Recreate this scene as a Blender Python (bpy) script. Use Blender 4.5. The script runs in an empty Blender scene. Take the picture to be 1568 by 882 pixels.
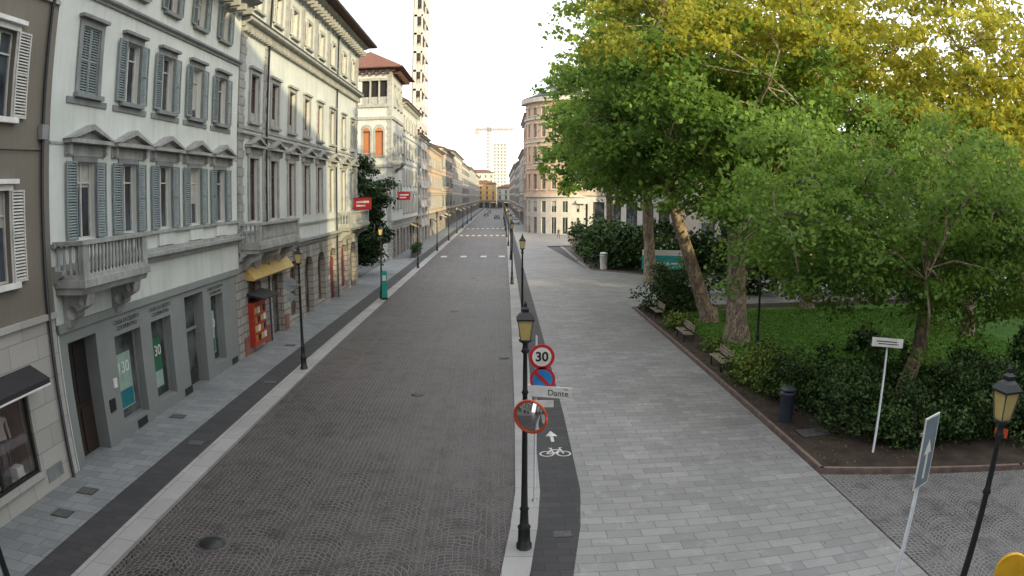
import bpy, math, random
import numpy as np
from mathutils import Vector, Matrix
R=random.Random(7)
H=7.6; FPX=1035.0
SC=bpy.context.scene
COL=SC.collection
def link(o,parent=None):
    COL.objects.link(o)
    if parent: o.parent=parent
    return o
def empty(name,loc=(0,0,0)):
    e=bpy.data.objects.new(name,None); e.location=loc; e.empty_display_size=.3; return link(e)
# ---------------------------------------------------------------- materials
MC={}
def newmat(name):
    m=bpy.data.materials.new(name); m.use_nodes=True
    nt=m.node_tree; b=nt.nodes['Principled BSDF']
    return m,nt,b
def N(nt,t,**k):
    n=nt.nodes.new(t)
    for a,v in k.items(): setattr(n,a,v)
    return n
def L(nt,a,b): nt.links.new(a,b)
def math_(nt,op,a,b=None,c=None):
    n=N(nt,'ShaderNodeMath',operation=op)
    for i,x in enumerate((a,b,c)):
        if x is None: continue
        if isinstance(x,(int,float)): n.inputs[i].default_value=x
        else: L(nt,x,n.inputs[i])
    return n.outputs[0]
def mixc(nt,f,a,b,mode='MIX'):
    n=N(nt,'ShaderNodeMix',data_type='RGBA',blend_type=mode)
    if isinstance(f,(int,float)): n.inputs[0].default_value=f
    else: L(nt,f,n.inputs[0])
    for i,x in ((6,a),(7,b)):
        if isinstance(x,(tuple,list)): n.inputs[i].default_value=tuple(x[:3])+(1,)
        else: L(nt,x,n.inputs[i])
    return n.outputs[2]
def noise(nt,vec,scale,detail=4,rough=.55):
    n=N(nt,'ShaderNodeTexNoise'); n.inputs['Scale'].default_value=scale; n.inputs['Detail'].default_value=min(detail,4); n.inputs['Roughness'].default_value=rough
    if vec is not None: L(nt,vec,n.inputs['Vector'])
    return n.outputs['Fac']
def ramp(nt,f,lo,hi):
    n=N(nt,'ShaderNodeMapRange'); L(nt,f,n.inputs[0]); n.inputs[1].default_value=lo; n.inputs[2].default_value=hi; return n.outputs[0]
def objco(nt): return N(nt,'ShaderNodeTexCoord').outputs['Object']
def scl(c,k): return tuple(min(1,x*k) for x in c)
def bump(nt,b,h,dist=.02,strength=.5):
    n=N(nt,'ShaderNodeBump'); n.inputs['Distance'].default_value=dist; n.inputs['Strength'].default_value=strength
    L(nt,h,n.inputs['Height']); L(nt,n.outputs[0],b.inputs['Normal'])
def mat(name,col,rough=.8,var=.15,scale=1.5,bmp=.3,bscale=30,spec=.3,metal=0,streak=0.,dirt=0.):
    if name in MC: return MC[name]
    m,nt,b=newmat(name); co=objco(nt)
    f=ramp(nt,noise(nt,co,scale,6),.3,.7)
    c=mixc(nt,f,scl(col,1-var),scl(col,1+var))
    f2=ramp(nt,noise(nt,co,scale*9,2),.3,.7)
    c=mixc(nt,math_(nt,'MULTIPLY',f2,var*.8),c,scl(col,.55))
    if streak>0:
        mp=N(nt,'ShaderNodeMapping'); mp.inputs['Scale'].default_value=(2.6,2.6,.12); L(nt,co,mp.inputs[0])
        s=ramp(nt,noise(nt,mp.outputs[0],1.6,4,.65),.48,.78)
        c=mixc(nt,math_(nt,'MULTIPLY',s,streak),c,scl(col,.35))
    if dirt>0:
        sp=N(nt,'ShaderNodeSeparateXYZ'); L(nt,co,sp.inputs[0])
        lo=N(nt,'ShaderNodeMapRange'); L(nt,sp.outputs[2],lo.inputs[0]); lo.inputs[1].default_value=2.2; lo.inputs[2].default_value=0
        c=mixc(nt,math_(nt,'MULTIPLY',math_(nt,'MULTIPLY',lo.outputs[0],f),dirt),c,scl(col,.35))
    L(nt,c,b.inputs['Base Color'])
    b.inputs['Roughness'].default_value=rough; b.inputs['Specular IOR Level'].default_value=spec; b.inputs['Metallic'].default_value=metal
    if bmp>0: bump(nt,b,noise(nt,co,bscale,2),.01,bmp)
    MC[name]=m; return m
def plain(name,col,rough=.5,metal=0,spec=.5,em=0):
    if name in MC: return MC[name]
    m,nt,b=newmat(name); co=objco(nt)
    c=mixc(nt,ramp(nt,noise(nt,co,4,2),.3,.7),scl(col,.86),scl(col,1.1))
    L(nt,c,b.inputs['Base Color']); b.inputs['Roughness'].default_value=rough; b.inputs['Metallic'].default_value=metal; b.inputs['Specular IOR Level'].default_value=spec
    MC[name]=m; return m
def glass(name,col=(.02,.025,.03),rough=.06):
    m,nt,b=newmat(name); co=objco(nt)
    c=mixc(nt,ramp(nt,noise(nt,co,.9,2),.4,.6),col,scl(col,3.2))
    L(nt,c,b.inputs['Base Color']); b.inputs['Roughness'].default_value=rough; b.inputs['Specular IOR Level'].default_value=.5
    bump(nt,b,noise(nt,co,1.3,1),.03,.15)
    MC[name]=m; return m
def brick(name,c1,c2,mortar,bw,bh,ms=.012,plane='xy',rot=0,rough=.7,var=.25,spec=.35,bs=.4,patch=.0):
    if name in MC: return MC[name]
    m,nt,b=newmat(name); co=objco(nt)
    sp=N(nt,'ShaderNodeSeparateXYZ'); L(nt,co,sp.inputs[0])
    cb=N(nt,'ShaderNodeCombineXYZ')
    if plane=='xy': L(nt,sp.outputs[0],cb.inputs[0]); L(nt,sp.outputs[1],cb.inputs[1])
    elif plane=='yx': L(nt,sp.outputs[1],cb.inputs[0]); L(nt,sp.outputs[0],cb.inputs[1])
    else:
        L(nt,math_(nt,'ADD',sp.outputs[1],sp.outputs[0]),cb.inputs[0]); L(nt,sp.outputs[2],cb.inputs[1])
    mp=N(nt,'ShaderNodeMapping'); mp.inputs['Rotation'].default_value=(0,0,rot); L(nt,cb.outputs[0],mp.inputs[0])
    br=N(nt,'ShaderNodeTexBrick'); L(nt,mp.outputs[0],br.inputs[0])
    br.inputs['Scale'].default_value=1; br.inputs['Brick Width'].default_value=bw; br.inputs['Row Height'].default_value=bh
    br.inputs['Mortar Size'].default_value=ms; br.inputs['Mortar Smooth'].default_value=.2; br.inputs['Bias'].default_value=0
    br.inputs['Color1'].default_value=c1+(1,); br.inputs['Color2'].default_value=c2+(1,); br.inputs['Mortar'].default_value=mortar+(1,)
    c=br.outputs[0]
    f=ramp(nt,noise(nt,co,.35,4,.6),.35,.7)
    c=mixc(nt,math_(nt,'MULTIPLY',f,var),c,scl(c1,.45))
    f=ramp(nt,noise(nt,co,26,2,.7),.35,.75)
    c=mixc(nt,math_(nt,'MULTIPLY',f,.25),c,scl(c1,.5))
    if patch>0:
        f=ramp(nt,noise(nt,co,1.7,4,.7),.56,.72); c=mixc(nt,math_(nt,'MULTIPLY',f,patch),c,scl(c1,1.35))
        f=ramp(nt,noise(nt,co,5.5,3,.6),.66,.7); c=mixc(nt,math_(nt,'MULTIPLY',f,patch*.8),c,scl(c1,.5))
    L(nt,c,b.inputs['Base Color']); b.inputs['Roughness'].default_value=rough; b.inputs['Specular IOR Level'].default_value=spec
    bump(nt,b,math_(nt,'SUBTRACT',1.0,br.outputs[1]),.008,bs)
    MC[name]=m; return m
def cobble(name,c_lo,c_hi,joint,W=1.6,cell=.145,curv=.85,rough=.5):
    m,nt,b=newmat(name); co=objco(nt)
    sp=N(nt,'ShaderNodeSeparateXYZ'); L(nt,co,sp.inputs[0])
    nz=noise(nt,co,.7,1)
    xw=math_(nt,'ADD',sp.outputs[0],math_(nt,'MULTIPLY',nz,.4))
    xm=math_(nt,'SUBTRACT',math_(nt,'FLOORED_MODULO',xw,W),W/2)
    arc=math_(nt,'MULTIPLY',math_(nt,'MULTIPLY',xm,xm),curv)
    v=math_(nt,'ADD',math_(nt,'ADD',sp.outputs[1],arc),math_(nt,'MULTIPLY',nz,.5))
    cb=N(nt,'ShaderNodeCombineXYZ'); L(nt,math_(nt,'DIVIDE',sp.outputs[0],cell),cb.inputs[0]); L(nt,math_(nt,'DIVIDE',v,cell),cb.inputs[1])
    vo=N(nt,'ShaderNodeTexVoronoi',feature='DISTANCE_TO_EDGE',voronoi_dimensions='2D'); vo.inputs['Scale'].default_value=1; vo.inputs['Randomness'].default_value=.42; L(nt,cb.outputs[0],vo.inputs['Vector'])
    vc=N(nt,'ShaderNodeTexVoronoi',feature='F1',voronoi_dimensions='2D'); vc.inputs['Scale'].default_value=1; vc.inputs['Randomness'].default_value=.42; L(nt,cb.outputs[0],vc.inputs['Vector'])
    s2=N(nt,'ShaderNodeSeparateColor'); L(nt,vc.outputs['Color'],s2.inputs[0])
    c=mixc(nt,s2.outputs[0],c_lo,c_hi)
    big=noise(nt,co,.2,4,.62)
    f=ramp(nt,big,.42,.64); c=mixc(nt,math_(nt,'MULTIPLY',f,.5),c,scl(c_hi,1.6))
    f=ramp(nt,big,.5,.34); c=mixc(nt,math_(nt,'MULTIPLY',f,.6),c,scl(c_lo,.7))
    f=ramp(nt,noise(nt,co,1.3,4,.65),.5,.7); c=mixc(nt,math_(nt,'MULTIPLY',f,.45),c,scl(c_lo,.6))
    row=math_(nt,'SINE',math_(nt,'MULTIPLY',v,2*math.pi/.87))
    c=mixc(nt,math_(nt,'MULTIPLY',ramp(nt,row,.2,1),.25),c,scl(joint,.8))
    seam=ramp(nt,math_(nt,'ABSOLUTE',xm),W/2-.14,W/2-.02); c=mixc(nt,math_(nt,'MULTIPLY',seam,.22),c,joint)
    e=ramp(nt,vo.outputs['Distance'],.05,.2)
    jc=mixc(nt,f,joint,scl(joint,.5))
    c=mixc(nt,e,jc,c)
    L(nt,c,b.inputs['Base Color'])
    b.inputs['Roughness'].default_value=rough; b.inputs['Specular IOR Level'].default_value=.35
    bump(nt,b,e,.025,.9)
    return m
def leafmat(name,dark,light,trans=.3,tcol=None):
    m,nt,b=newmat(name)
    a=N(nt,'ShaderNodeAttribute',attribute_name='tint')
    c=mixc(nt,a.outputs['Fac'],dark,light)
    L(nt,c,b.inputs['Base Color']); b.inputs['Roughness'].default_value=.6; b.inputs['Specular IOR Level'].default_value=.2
    if trans<=0: return m
    t=N(nt,'ShaderNodeBsdfTranslucent'); L(nt,mixc(nt,.6,c,tcol or scl(light,1.4)),t.inputs[0])
    mx=N(nt,'ShaderNodeMixShader'); mx.inputs[0].default_value=trans
    L(nt,b.outputs[0],mx.inputs[1]); L(nt,t.outputs[0],mx.inputs[2]); L(nt,mx.outputs[0],nt.nodes['Material Output'].inputs[0])
    return m
# ---------------------------------------------------------------- mesh builder
Z=Vector((0,0,1))
class B:
    def __init__(s): s.v=[];s.f=[];s.mi=[];s.mats=[];s.sm=[];s.fr((0,0,0),(1,0,0),(0,-1,0))
    def fr(s,O,U,W): s.O=Vector(O);s.U=Vector(U).normalized();s.W=Vector(W).normalized(); return s
    def P(s,u,v,w): p=s.O+s.U*u+Z*v+s.W*w; return (p.x,p.y,p.z)
    def mid(s,m):
        if m not in s.mats: s.mats.append(m)
        return s.mats.index(m)
    def add(s,vs,fs,m,smooth=False):
        k=len(s.v); s.v+=vs; i=s.mid(m)
        for f in fs: s.f.append(tuple(k+a for a in f)); s.mi.append(i); s.sm.append(smooth)
    def quad(s,pts,m): s.add([s.P(*p) for p in pts],[(0,1,2,3)] if len(pts)==4 else [tuple(range(len(pts)))],m)
    def box(s,u0,u1,v0,v1,w0,w1,m):
        vs=[s.P(u,v,w) for w in (w0,w1) for v in (v0,v1) for u in (u0,u1)]
        s.add(vs,[(0,1,3,2),(4,6,7,5),(0,4,5,1),(2,3,7,6),(0,2,6,4),(1,5,7,3)],m)
    def prism(s,poly,w0,w1,m):
        n=len(poly); vs=[s.P(u,v,w0) for u,v in poly]+[s.P(u,v,w1) for u,v in poly]
        s.add(vs,[tuple(range(n)),tuple(range(2*n-1,n-1,-1))]+[(i,(i+1)%n,n+(i+1)%n,n+i) for i in range(n)],m)
    def prof(s,poly,u0,u1,m):
        n=len(poly); vs=[s.P(u0,v,w) for w,v in poly]+[s.P(u1,v,w) for w,v in poly]
        s.add(vs,[tuple(range(n)),tuple(range(2*n-1,n-1,-1))]+[(i,(i+1)%n,n+(i+1)%n,n+i) for i in range(n)],m)
    def lathe(s,u,w,rings,m,n=12,smooth=True,rot=0):
        vs=[];k=len(rings)
        for v,r in rings:
            for j in range(n):
                a=2*math.pi*j/n+rot; vs.append(s.P(u+r*math.cos(a),v,w+r*math.sin(a)))
        fs=[(i*n+j,i*n+(j+1)%n,(i+1)*n+(j+1)%n,(i+1)*n+j) for i in range(k-1) for j in range(n)]
        fs+=[tuple(range(n)),tuple(range((k-1)*n,k*n))]
        s.add(vs,fs,m,smooth)
    def tube(s,pts,rad,m,n=8,smooth=True):
        pts=[Vector(p) for p in pts]; vs=[]
        for i,p in enumerate(pts):
            d=(pts[min(i+1,len(pts)-1)]-pts[max(i-1,0)]).normalized()
            a=d.orthogonal().normalized() if i==0 else (a-d*a.dot(d)).normalized()
            c=d.cross(a)
            for j in range(n):
                t=2*math.pi*j/n; q=p+(a*math.cos(t)+c*math.sin(t))*rad[i]; vs.append((q.x,q.y,q.z))
        k=len(pts)
        fs=[(i*n+j,i*n+(j+1)%n,(i+1)*n+(j+1)%n,(i+1)*n+j) for i in range(k-1) for j in range(n)]+[tuple(range(n)),tuple(range((k-1)*n,k*n))]
        s.add(vs,fs,m,smooth)
    def mesh(s,name,only=None):
        me=bpy.data.meshes.new(name)
        if only is None:
            me.from_pydata(s.v,[],s.f)
            for m in s.mats: me.materials.append(m)
            me.polygons.foreach_set('material_index',s.mi); me.polygons.foreach_set('use_smooth',s.sm)
        else:
            idx=[i for i,a in enumerate(s.mi) if a==only]; used={};vs=[];fs=[]
            for i in idx:
                f=[]
                for q in s.f[i]:
                    if q not in used: used[q]=len(vs); vs.append(s.v[q])
                    f.append(used[q])
                fs.append(f)
            me.from_pydata(vs,[],fs); me.materials.append(s.mats[only]); me.polygons.foreach_set('use_smooth',[s.sm[i] for i in idx])
        me.update(); return me
    def obj(s,name,loc=(0,0,0),rz=0,parent=None):
        o=bpy.data.objects.new(name,s.mesh(name)); o.location=loc; o.rotation_euler=(0,0,rz); return link(o,parent)
    def group(s,name,loc=(0,0,0),rz=0):
        e=empty(name,loc); e.rotation_euler=(0,0,rz)
        for i,m in enumerate(s.mats):
            o=bpy.data.objects.new(m.name,s.mesh(m.name,i)); link(o,e)
        return e
# ---------------------------------------------------------------- palette
M_glass=glass('window_glass')
M_glass2=glass('shop_glass',(.035,.04,.04),.04)
M_dark=plain('dark_interior',(.012,.012,.012),.9)
M_iron=plain('cast_iron',(.022,.024,.026),.45,.3)
M_white=plain('white_paint',(.72,.72,.7),.5)
M_redp=plain('red_paint',(.5,.02,.025),.4)
M_blue=plain('blue_paint',(.02,.22,.55),.35)
M_steel=plain('galvanised_steel',(.36,.38,.4),.4,.6)
M_wood=mat('bench_wood',(.30,.25,.19),.7,.3,3)
M_frame_w=plain('window_frame',(.5,.5,.47),.5)
M_frame_br=plain('brown_window_frame',(.13,.07,.05),.5)
M_shut=plain('grey_shutters',(.20,.245,.25),.6)
M_shut_w=plain('white_shutters',(.52,.52,.49),.6)
M_trim=mat('stone_trim',(.32,.33,.32),.8,.22,2,.4,streak=.5)
M_gtrim=mat('grey_stone_trim',(.22,.235,.235),.8,.2,2,.4,streak=.3)
M_wall1=mat('pale_render_wall',(.58,.62,.59),.85,.08,.6,.15,60,streak=.28)
M_wall2=mat('pale_render_wall_b',(.53,.57,.555),.85,.1,.5,.2,60,streak=.38)
M_taupe=mat('taupe_wall',(.185,.17,.14),.85,.08,.6,.2,60,streak=.25)
M_shopgrey=mat('grey_shopfront_stone',(.23,.25,.245),.6,.08,1,.1,dirt=.4)
M_ashlar=brick('ashlar_stone',(.46,.45,.42),(.38,.37,.35),(.22,.22,.21),1.3,.62,.012,'wall',var=.25,bs=.4)
M_rust=brick('rusticated_stone',(.40,.38,.35),(.30,.29,.27),(.11,.11,.11),.9,.42,.03,'wall',var=.45,bs=1)
M_roof=brick('roof_tiles',(.24,.10,.06),(.18,.075,.05),(.08,.04,.03),.22,.3,.03,'xy',var=.4,bs=1)
M_soffit=mat('eaves_soffit',(.10,.05,.04),.8,.2,3)
# ---------------------------------------------------------------- facade parts
def wall(b,u0,u1,v0,v1,ops,m,depth=.3,rev=None):
    us=sorted(set([u0,u1]+[x for o in ops for x in o[:2]])); vs=sorted(set([v0,v1]+[x for o in ops for x in o[2:4]]))
    us=[x for x in us if u0<=x<=u1]; vs=[x for x in vs if v0<=x<=v1]
    for j in range(len(vs)-1):
        run=None
        for i in range(len(us)-1):
            cu=(us[i]+us[i+1])/2; cv=(vs[j]+vs[j+1])/2
            hole=any(o[0]<cu<o[1] and o[2]<cv<o[3] for o in ops)
            if not hole:
                if run is None: run=us[i]
            if hole or i==len(us)-2:
                end=us[i] if hole else us[i+1]
                if run is not None: b.quad([(run,vs[j],0),(end,vs[j],0),(end,vs[j+1],0),(run,vs[j+1],0)],m)
                run=None
    rev=rev or m
    for o in ops:
        a,c,d,e=o[:4]
        b.quad([(a,d,0),(a,e,0),(a,e,-depth),(a,d,-depth)],rev); b.quad([(c,d,0),(c,e,0),(c,e,-depth),(c,d,-depth)],rev)
        b.quad([(a,e,0),(c,e,0),(c,e,-depth),(a,e,-depth)],rev); b.quad([(a,d,0),(c,d,0),(c,d,-depth),(a,d,-depth)],rev)
M_curt=plain('curtain',(.42,.41,.38),.9)
def pane(b,a,c,d,e,fm,g=None,w=-.2,t=.06,mull=True,trans=.72):
    g0=g; g=g or M_glass
    b.box(a,c,d,e,w-.06,w-.03,g)
    if g0 is None and R.random()<.22:
        k=R.uniform(.25,.9); b.box(a+t,c-t,e-(e-d)*k,e-t,w-.03,w-.022,M_curt)
    b.box(a,a+t,d,e,w-.03,w+.03,fm); b.box(c-t,c,d,e,w-.03,w+.03,fm)
    b.box(a+t,c-t,e-t,e,w-.03,w+.03,fm); b.box(a+t,c-t,d,d+t,w-.03,w+.03,fm)
    if mull: b.box((a+c)/2-t*.6,(a+c)/2+t*.6,d+t,e-t,w-.03,w+.035,fm)
    if trans: b.box(a+t,c-t,d+(e-d)*trans,d+(e-d)*trans+t*.8,w-.03,w+.04,fm)
def shutter(b,a,c,d,e,m,w=.06):
    t=.05
    b.box(a,a+t,d,e,w,w+.05,m); b.box(c-t,c,d,e,w,w+.05,m)
    for v in (d,(d+e)/2-t/2,e-t): b.box(a+t,c-t,v,v+t,w,w+.05,m)
    n=int((e-d)/.085)
    for i in range(n):
        v=d+t+i*(e-d-2*t)/n
        b.prof([(w+.004,v+.05),(w+.012,v+.058),(w+.045,v+.012),(w+.037,v+.004)],a+t,c-t,m)
def surround(b,a,c,d,e,m,t=.16,p=.06,sill=True):
    b.box(a-t,a,d,e,0,p,m); b.box(c,c+t,d,e,0,p,m); b.box(a-t,c+t,e,e+t*1.1,0,p,m)
    if sill: b.box(a-t-.06,c+t+.06,d-.14,d,0,p+.12,m)
def pediment(b,a,c,v,m,h=.45,p=.32):
    b.box(a,c,v,v+.12,0,p,m)
    mid=(a+c)/2; t=.12
    b.prism([(a+.02,v+.123),(c-.02,v+.123),(mid,v+.123+h*.8)],0,p*.45,m)
    b.prism([(a-.04,v+.125),(a+.16,v+.125),(mid,v+h+.0),(mid,v+h+t+.05)],0,p+.03,m)
    b.prism([(c+.04,v+.125),(c-.16,v+.125),(mid,v+h+.0),(mid,v+h+t+.05)],0,p+.028,m)
    for u in (a+.12,c-.24): b.box(u,u+.12,v-.32,v,0,p*.6,m)
def cornice(b,u0,u1,v,m,h=.3,p=.35):
    b.prof([(0,v),(p*.35,v),(p*.45,v+h*.35),(p*.8,v+h*.5),(p,v+h*.65),(p,v+h),(0,v+h)],u0,u1,m)
def dentils(b,u0,u1,v0,v1,p,m,step=.6,wd=.18):
    n=int((u1-u0)/step)
    for i in range(n):
        u=u0+(i+.5)*(u1-u0)/n; b.box(u-wd/2,u+wd/2,v0,v1,0,p,m)
def balustrade(b,u0,u1,v0,v1,w,m,step=.2,pierw=.3):
    b.box(u0,u1,v0,v0+.12,w-.2,w,m); b.box(u0-.03,u1+.03,v1-.12,v1,w-.23,w+.03,m)
    b.box(u0,u0+pierw,v0+.12,v1-.12,w-.19,w-.01,m); b.box(u1-pierw,u1,v0+.12,v1-.12,w-.19,w-.01,m)
    h=v1-v0-.24; n=int((u1-u0-2*pierw)/step)
    for i in range(n):
        u=u0+pierw+(i+.5)*(u1-u0-2*pierw)/n
        b.lathe(u,w-.1,[(v0+.12,.05),(v0+.12+h*.12,.035),(v0+.12+h*.35,.07),(v0+.12+h*.7,.035),(v0+.12+h*.9,.04),(v0+.12+h,.055)],m,6)
def balcony(b,u0,u1,vf,vt,w,m,brk=(),bh=1.0):
    b.box(u0-.06,u1+.06,vf-.22,vf,0,w+.06,m); b.prof([(0,vf-.42),(w-.12,vf-.42),(w-.02,vf-.223),(0,vf-.223)],u0,u1,m)
    balustrade(b,u0,u1,vf,vt,w,m)
    for u in (u0,u1-.2):
        b.box(u,u+.2,vf,vf+.12,0,w-.2,m); b.box(u-.02,u+.22,vt-.12,vt-.002,0,w-.232,m)
        n=max(1,int(w/.25))
        for i in range(n): b.lathe(u+.1,(i+.5)*(w-.2)/n,[(vf+.12,.05),(vf+.35,.07),(vf+.6,.035),(vt-.12,.055)],m,6)
    for u in brk:
        b.prof([(0,vf-.42-bh),(.18,vf-.42-bh),(.3,vf-.42-bh*.75),(w*.45,vf-.42-bh*.55),(w*.8,vf-.42-bh*.35),(w-.15,vf-.424),(0,vf-.424)],u-.2,u+.2,m)
def shell(b,u0,u1,v1,depth,m,roofm=None,inner=-.5):
    b.box(u0+.01,u1-.01,0,v1-.01,-depth,inner,m)
    for u in (u0,u1-.05): b.box(u,u+.05,0,v1,inner-.002,-.003,m)
    b.box(u0,u1,v1-.06,v1-.003,inner,-.003,m)
def hip(b,u0,u1,v,w0,w1,h,m,sof=None):
    sof=sof or M_soffit
    b.box(u0,u1,v-.12,v,w0,w1,sof)
    if abs(u1-u0)>abs(w1-w0):
        r=abs(w1-w0)/2; wm=(w0+w1)/2; A=(u0+r,v+h,wm); C=(u1-r,v+h,wm)
        b.quad([(u0,v+.003,w1),(u1,v+.003,w1),C,A],m); b.quad([(u0,v+.003,w0),(u1,v+.003,w0),C,A],m); b.quad([(u0,v+.003,w0),(u0,v+.003,w1),A],m); b.quad([(u1,v+.003,w0),(u1,v+.003,w1),C],m)
    else:
        r=abs(u1-u0)/2; um=(u0+u1)/2; A=(um,v+h,w0+r); C=(um,v+h,w1-r)
        b.quad([(u0,v+.003,w0),(u0,v+.003,w1),C,A],m); b.quad([(u1,v+.003,w0),(u1,v+.003,w1),C,A],m); b.quad([(u0,v+.003,w0),(u1,v+.003,w0),A],m); b.quad([(u0,v+.003,w1),(u1,v+.003,w1),C],m)
def text(body,size,m,loc,rot,parent,name='lettering',ext=.004,align='CENTER'):
    c=bpy.data.curves.new(name,'FONT'); c.body=body; c.size=size; c.extrude=ext; c.align_x=align; c.align_y='CENTER'; c.materials.append(m)
    o=bpy.data.objects.new(name,c); o.location=loc; o.rotation_euler=rot; link(o,parent); return o
FX=-12.42
def leftfr(b,x=FX): return b.fr((x,0,0),(0,1,0),(1,0,0))
# ================================================================ GREY BUILDING
b=B(); leftfr(b)
ws=[]
for c in (0.4,4.6,8.8,13.0):
    for (d,e) in ((5.9,8.25),(10.1,12.4),(14.2,16.3)): ws.append((c-.55,c+.55,d,e))
shops=[(10.2,13.6,.75,3.1),(5.2,8.6,.75,3.1),(0.2,3.6,.75,3.1)]
wall(b,-6,15.35,4.75,18,ws,M_taupe); wall(b,-6,15.35,0,4.7,shops,M_ashlar,.4)
b.box(-6,15.36,4.7,4.86,0,.12,M_ashlar)
for (a,c,d,e) in ws:
    pane(b,a,c,d,e,M_frame_w); surround(b,a,c,d,e,M_white,.14,.05)
    b.box(a-.25,c+.25,e+.16,e+.28,0,.2,M_white)
    shutter(b,c+.02,c+.58,d,e,M_shut_w); shutter(b,a-.58,a-.02,d,e,M_shut_w)
M_awn=plain('dark_awning',(.02,.02,.022),.8)
M_black=plain('black_frame',(.015,.015,.015),.4)
M_disp,nt_,bb=newmat('display_glass'); tr=N(nt_,'ShaderNodeBsdfTransparent'); gl=N(nt_,'ShaderNodeBsdfGlossy'); gl.inputs['Roughness'].default_value=.03; mx=N(nt_,'ShaderNodeMixShader'); mx.inputs[0].default_value=.12
L(nt_,tr.outputs[0],mx.inputs[1]); L(nt_,gl.outputs[0],mx.inputs[2]); L(nt_,mx.outputs[0],nt_.nodes['Material Output'].inputs[0])
M_pinkw=plain('display_backdrop',(.30,.2,.18),.8); M_dfloor=plain('display_floor',(.4,.36,.32),.6)
for (a,c,d,e) in shops:
    pane(b,a,c,d,e,M_black,M_disp,-.12,.09,True,0)
    b.box(a,c,d,e,-1.35,-1.3,M_pinkw); b.box(a,c,d-.05,d,-1.3,-.2,M_dfloor)
    for u in (a-.01,c-.04): b.box(u,u+.05,d,e,-1.3,-.4,M_pinkw)
    b.box(a,c,e,e+.05,-1.3,-.4,M_dark)
    for k in range(5):
        u=a+.4+k*.62; b.box(u-.16,u+.16,d+.0,d+.18+.12*(k%3),-.7,-.4,(M_white,M_redp,M_dfloor,M_black,M_white)[k])
    b.prof([(0,e+.55),(.05,e+.6),(.75,e+.3),(.75,e+.12),(.7,e+.12),(.68,e+.26)],a-.3,c+.25,M_awn)
    b.box(a-.3,c+.25,e+.12,e+.17,.75,.76,M_white)
    b.box(a-.05,c+.05,d-.12,d,0,.1,M_ashlar)
shell(b,-6,15.35,18,12,M_taupe,inner=-1.5)
cornice(b,-6,15.35,17.9,M_trim,.5,.9); b.box(-6,15.35,13.5,13.62,0,.1,M_trim)
b.tube([b.P(14.95,.0,.1),b.P(14.95,13.4,.1),b.P(15.0,14.2,.3),b.P(15.0,18,.6)],[.055]*4,M_iron,8)
b.box(14.8,15.1,9.6,10.0,.02,.2,M_steel)
b.box(13.8,14.6,.35,.75,0,.02,M_gtrim)
b.tube([b.P(-6,9.35,.06),b.P(4,9.2,.06),b.P(14.9,9.3,.06)],[.018]*3,M_iron,5)
grey=b.group('grey_townhouse')
# ================================================================ BANK BUILDING
b=B(); leftfr(b)
C1=[17.3,20.0,22.7,25.4,28.1]
up=[(c-.52,c+.52,11.1,13.2) for c in C1]; lo=[(c-.55,c+.55,6.75,9.05) for c in C1]; top=[(c-.45,c+.45,14.95,16.5) for c in C1]
wall(b,15.4,30.15,4.45,17.2,up+lo+top,M_wall1)
for i,(a,c,d,e) in enumerate(up):
    surround(b,a,c,d,e,M_gtrim,.2,.07)
    b.box(a-.62,c+.62,d-.34,d-.15,0,.05,M_gtrim); b.box(a-.28,c+.28,e+.225,e+.33,0,.22,M_gtrim)
    if i==0:
        pane(b,a,c,d,e,M_frame_w); shutter(b,a,(a+c)/2-.01,d,e,M_shut,-.04); shutter(b,(a+c)/2+.01,c,d,e,M_shut,-.04)
    else:
        pane(b,a,c,d,e,M_frame_w); shutter(b,a-.53,a-.02,d,e,M_shut,.08); shutter(b,c+.02,c+.53,d,e,M_shut,.08)
for i,(a,c,d,e) in enumerate(lo):
    pane(b,a,c,d,e,M_frame_w); surround(b,a,c,d,e,M_gtrim,.14,.05,False)
    shutter(b,a-.58,a-.02,d,e,M_shut,.07); shutter(b,c+.02,c+.58,d,e,M_shut,.07)
    b.box(a-.6,c+.6,e+.16,e+.5,0,.06,M_trim)
    pediment(b,a-.65,c+.65,e+.52,M_trim,.42,.36)
for (a,c,d,e) in top:
    pane(b,a,c,d,e,M_frame_w); surround(b,a,c,d,e,M_gtrim,.14,.06); shutter(b,a-.44,a-.02,d,e,M_shut,.08); shutter(b,c+.02,c+.44,d,e,M_shut,.08)
cornice(b,15.4,30.15,14.1,M_gtrim,.22,.2)
b.box(15.4,30.15,9.52,9.6,0,.03,M_trim)
cornice(b,15.4,30.15,5.62,M_trim,.34,.4)
b.box(15.4,30.15,5.96,6.1,0,.12,M_trim)
for i,c in enumerate(C1):
    b.box(c-.62,c+.62,6.14,6.6,0,.09,M_wall1)
b.box(15.4,30.15,6.6,6.72,0,.14,M_trim)
cornice(b,15.4,30.15,16.9,M_trim,.5,1.1); dentils(b,15.4,30.15,16.6,16.9,.7,M_trim,.8,.25)
b.box(15.4,30.15,17.4,17.5,-.3,1.3,M_soffit)
balcony(b,15.5,19.3,5.72,6.78,1.15,M_trim,(16.0,18.8),1.0)
for u in (16.0,18.8):
    b.tube([b.P(u-.22,4.75,.35),b.P(u+.22,4.75,.35)],[.2,.2],M_trim,12); b.tube([b.P(u-.23,5.1,.8),b.P(u+.23,5.1,.8)],[.15,.15],M_trim,12)
so=[(15.85,17.45,.02,3.85),(18.55,20.35,.5,3.5),(21.15,22.75,.5,3.5),(24.05,25.85,.05,3.95),(26.65,28.0,.6,3.6)]
wall(b,15.45,29.6,0,4.2,so,M_shopgrey,.55)
b.box(15.4,29.9,4.2,4.45,-.05,.1,M_shopgrey); b.box(29.6,30.15,0,4.2,-.3,.03,M_rust)
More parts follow.
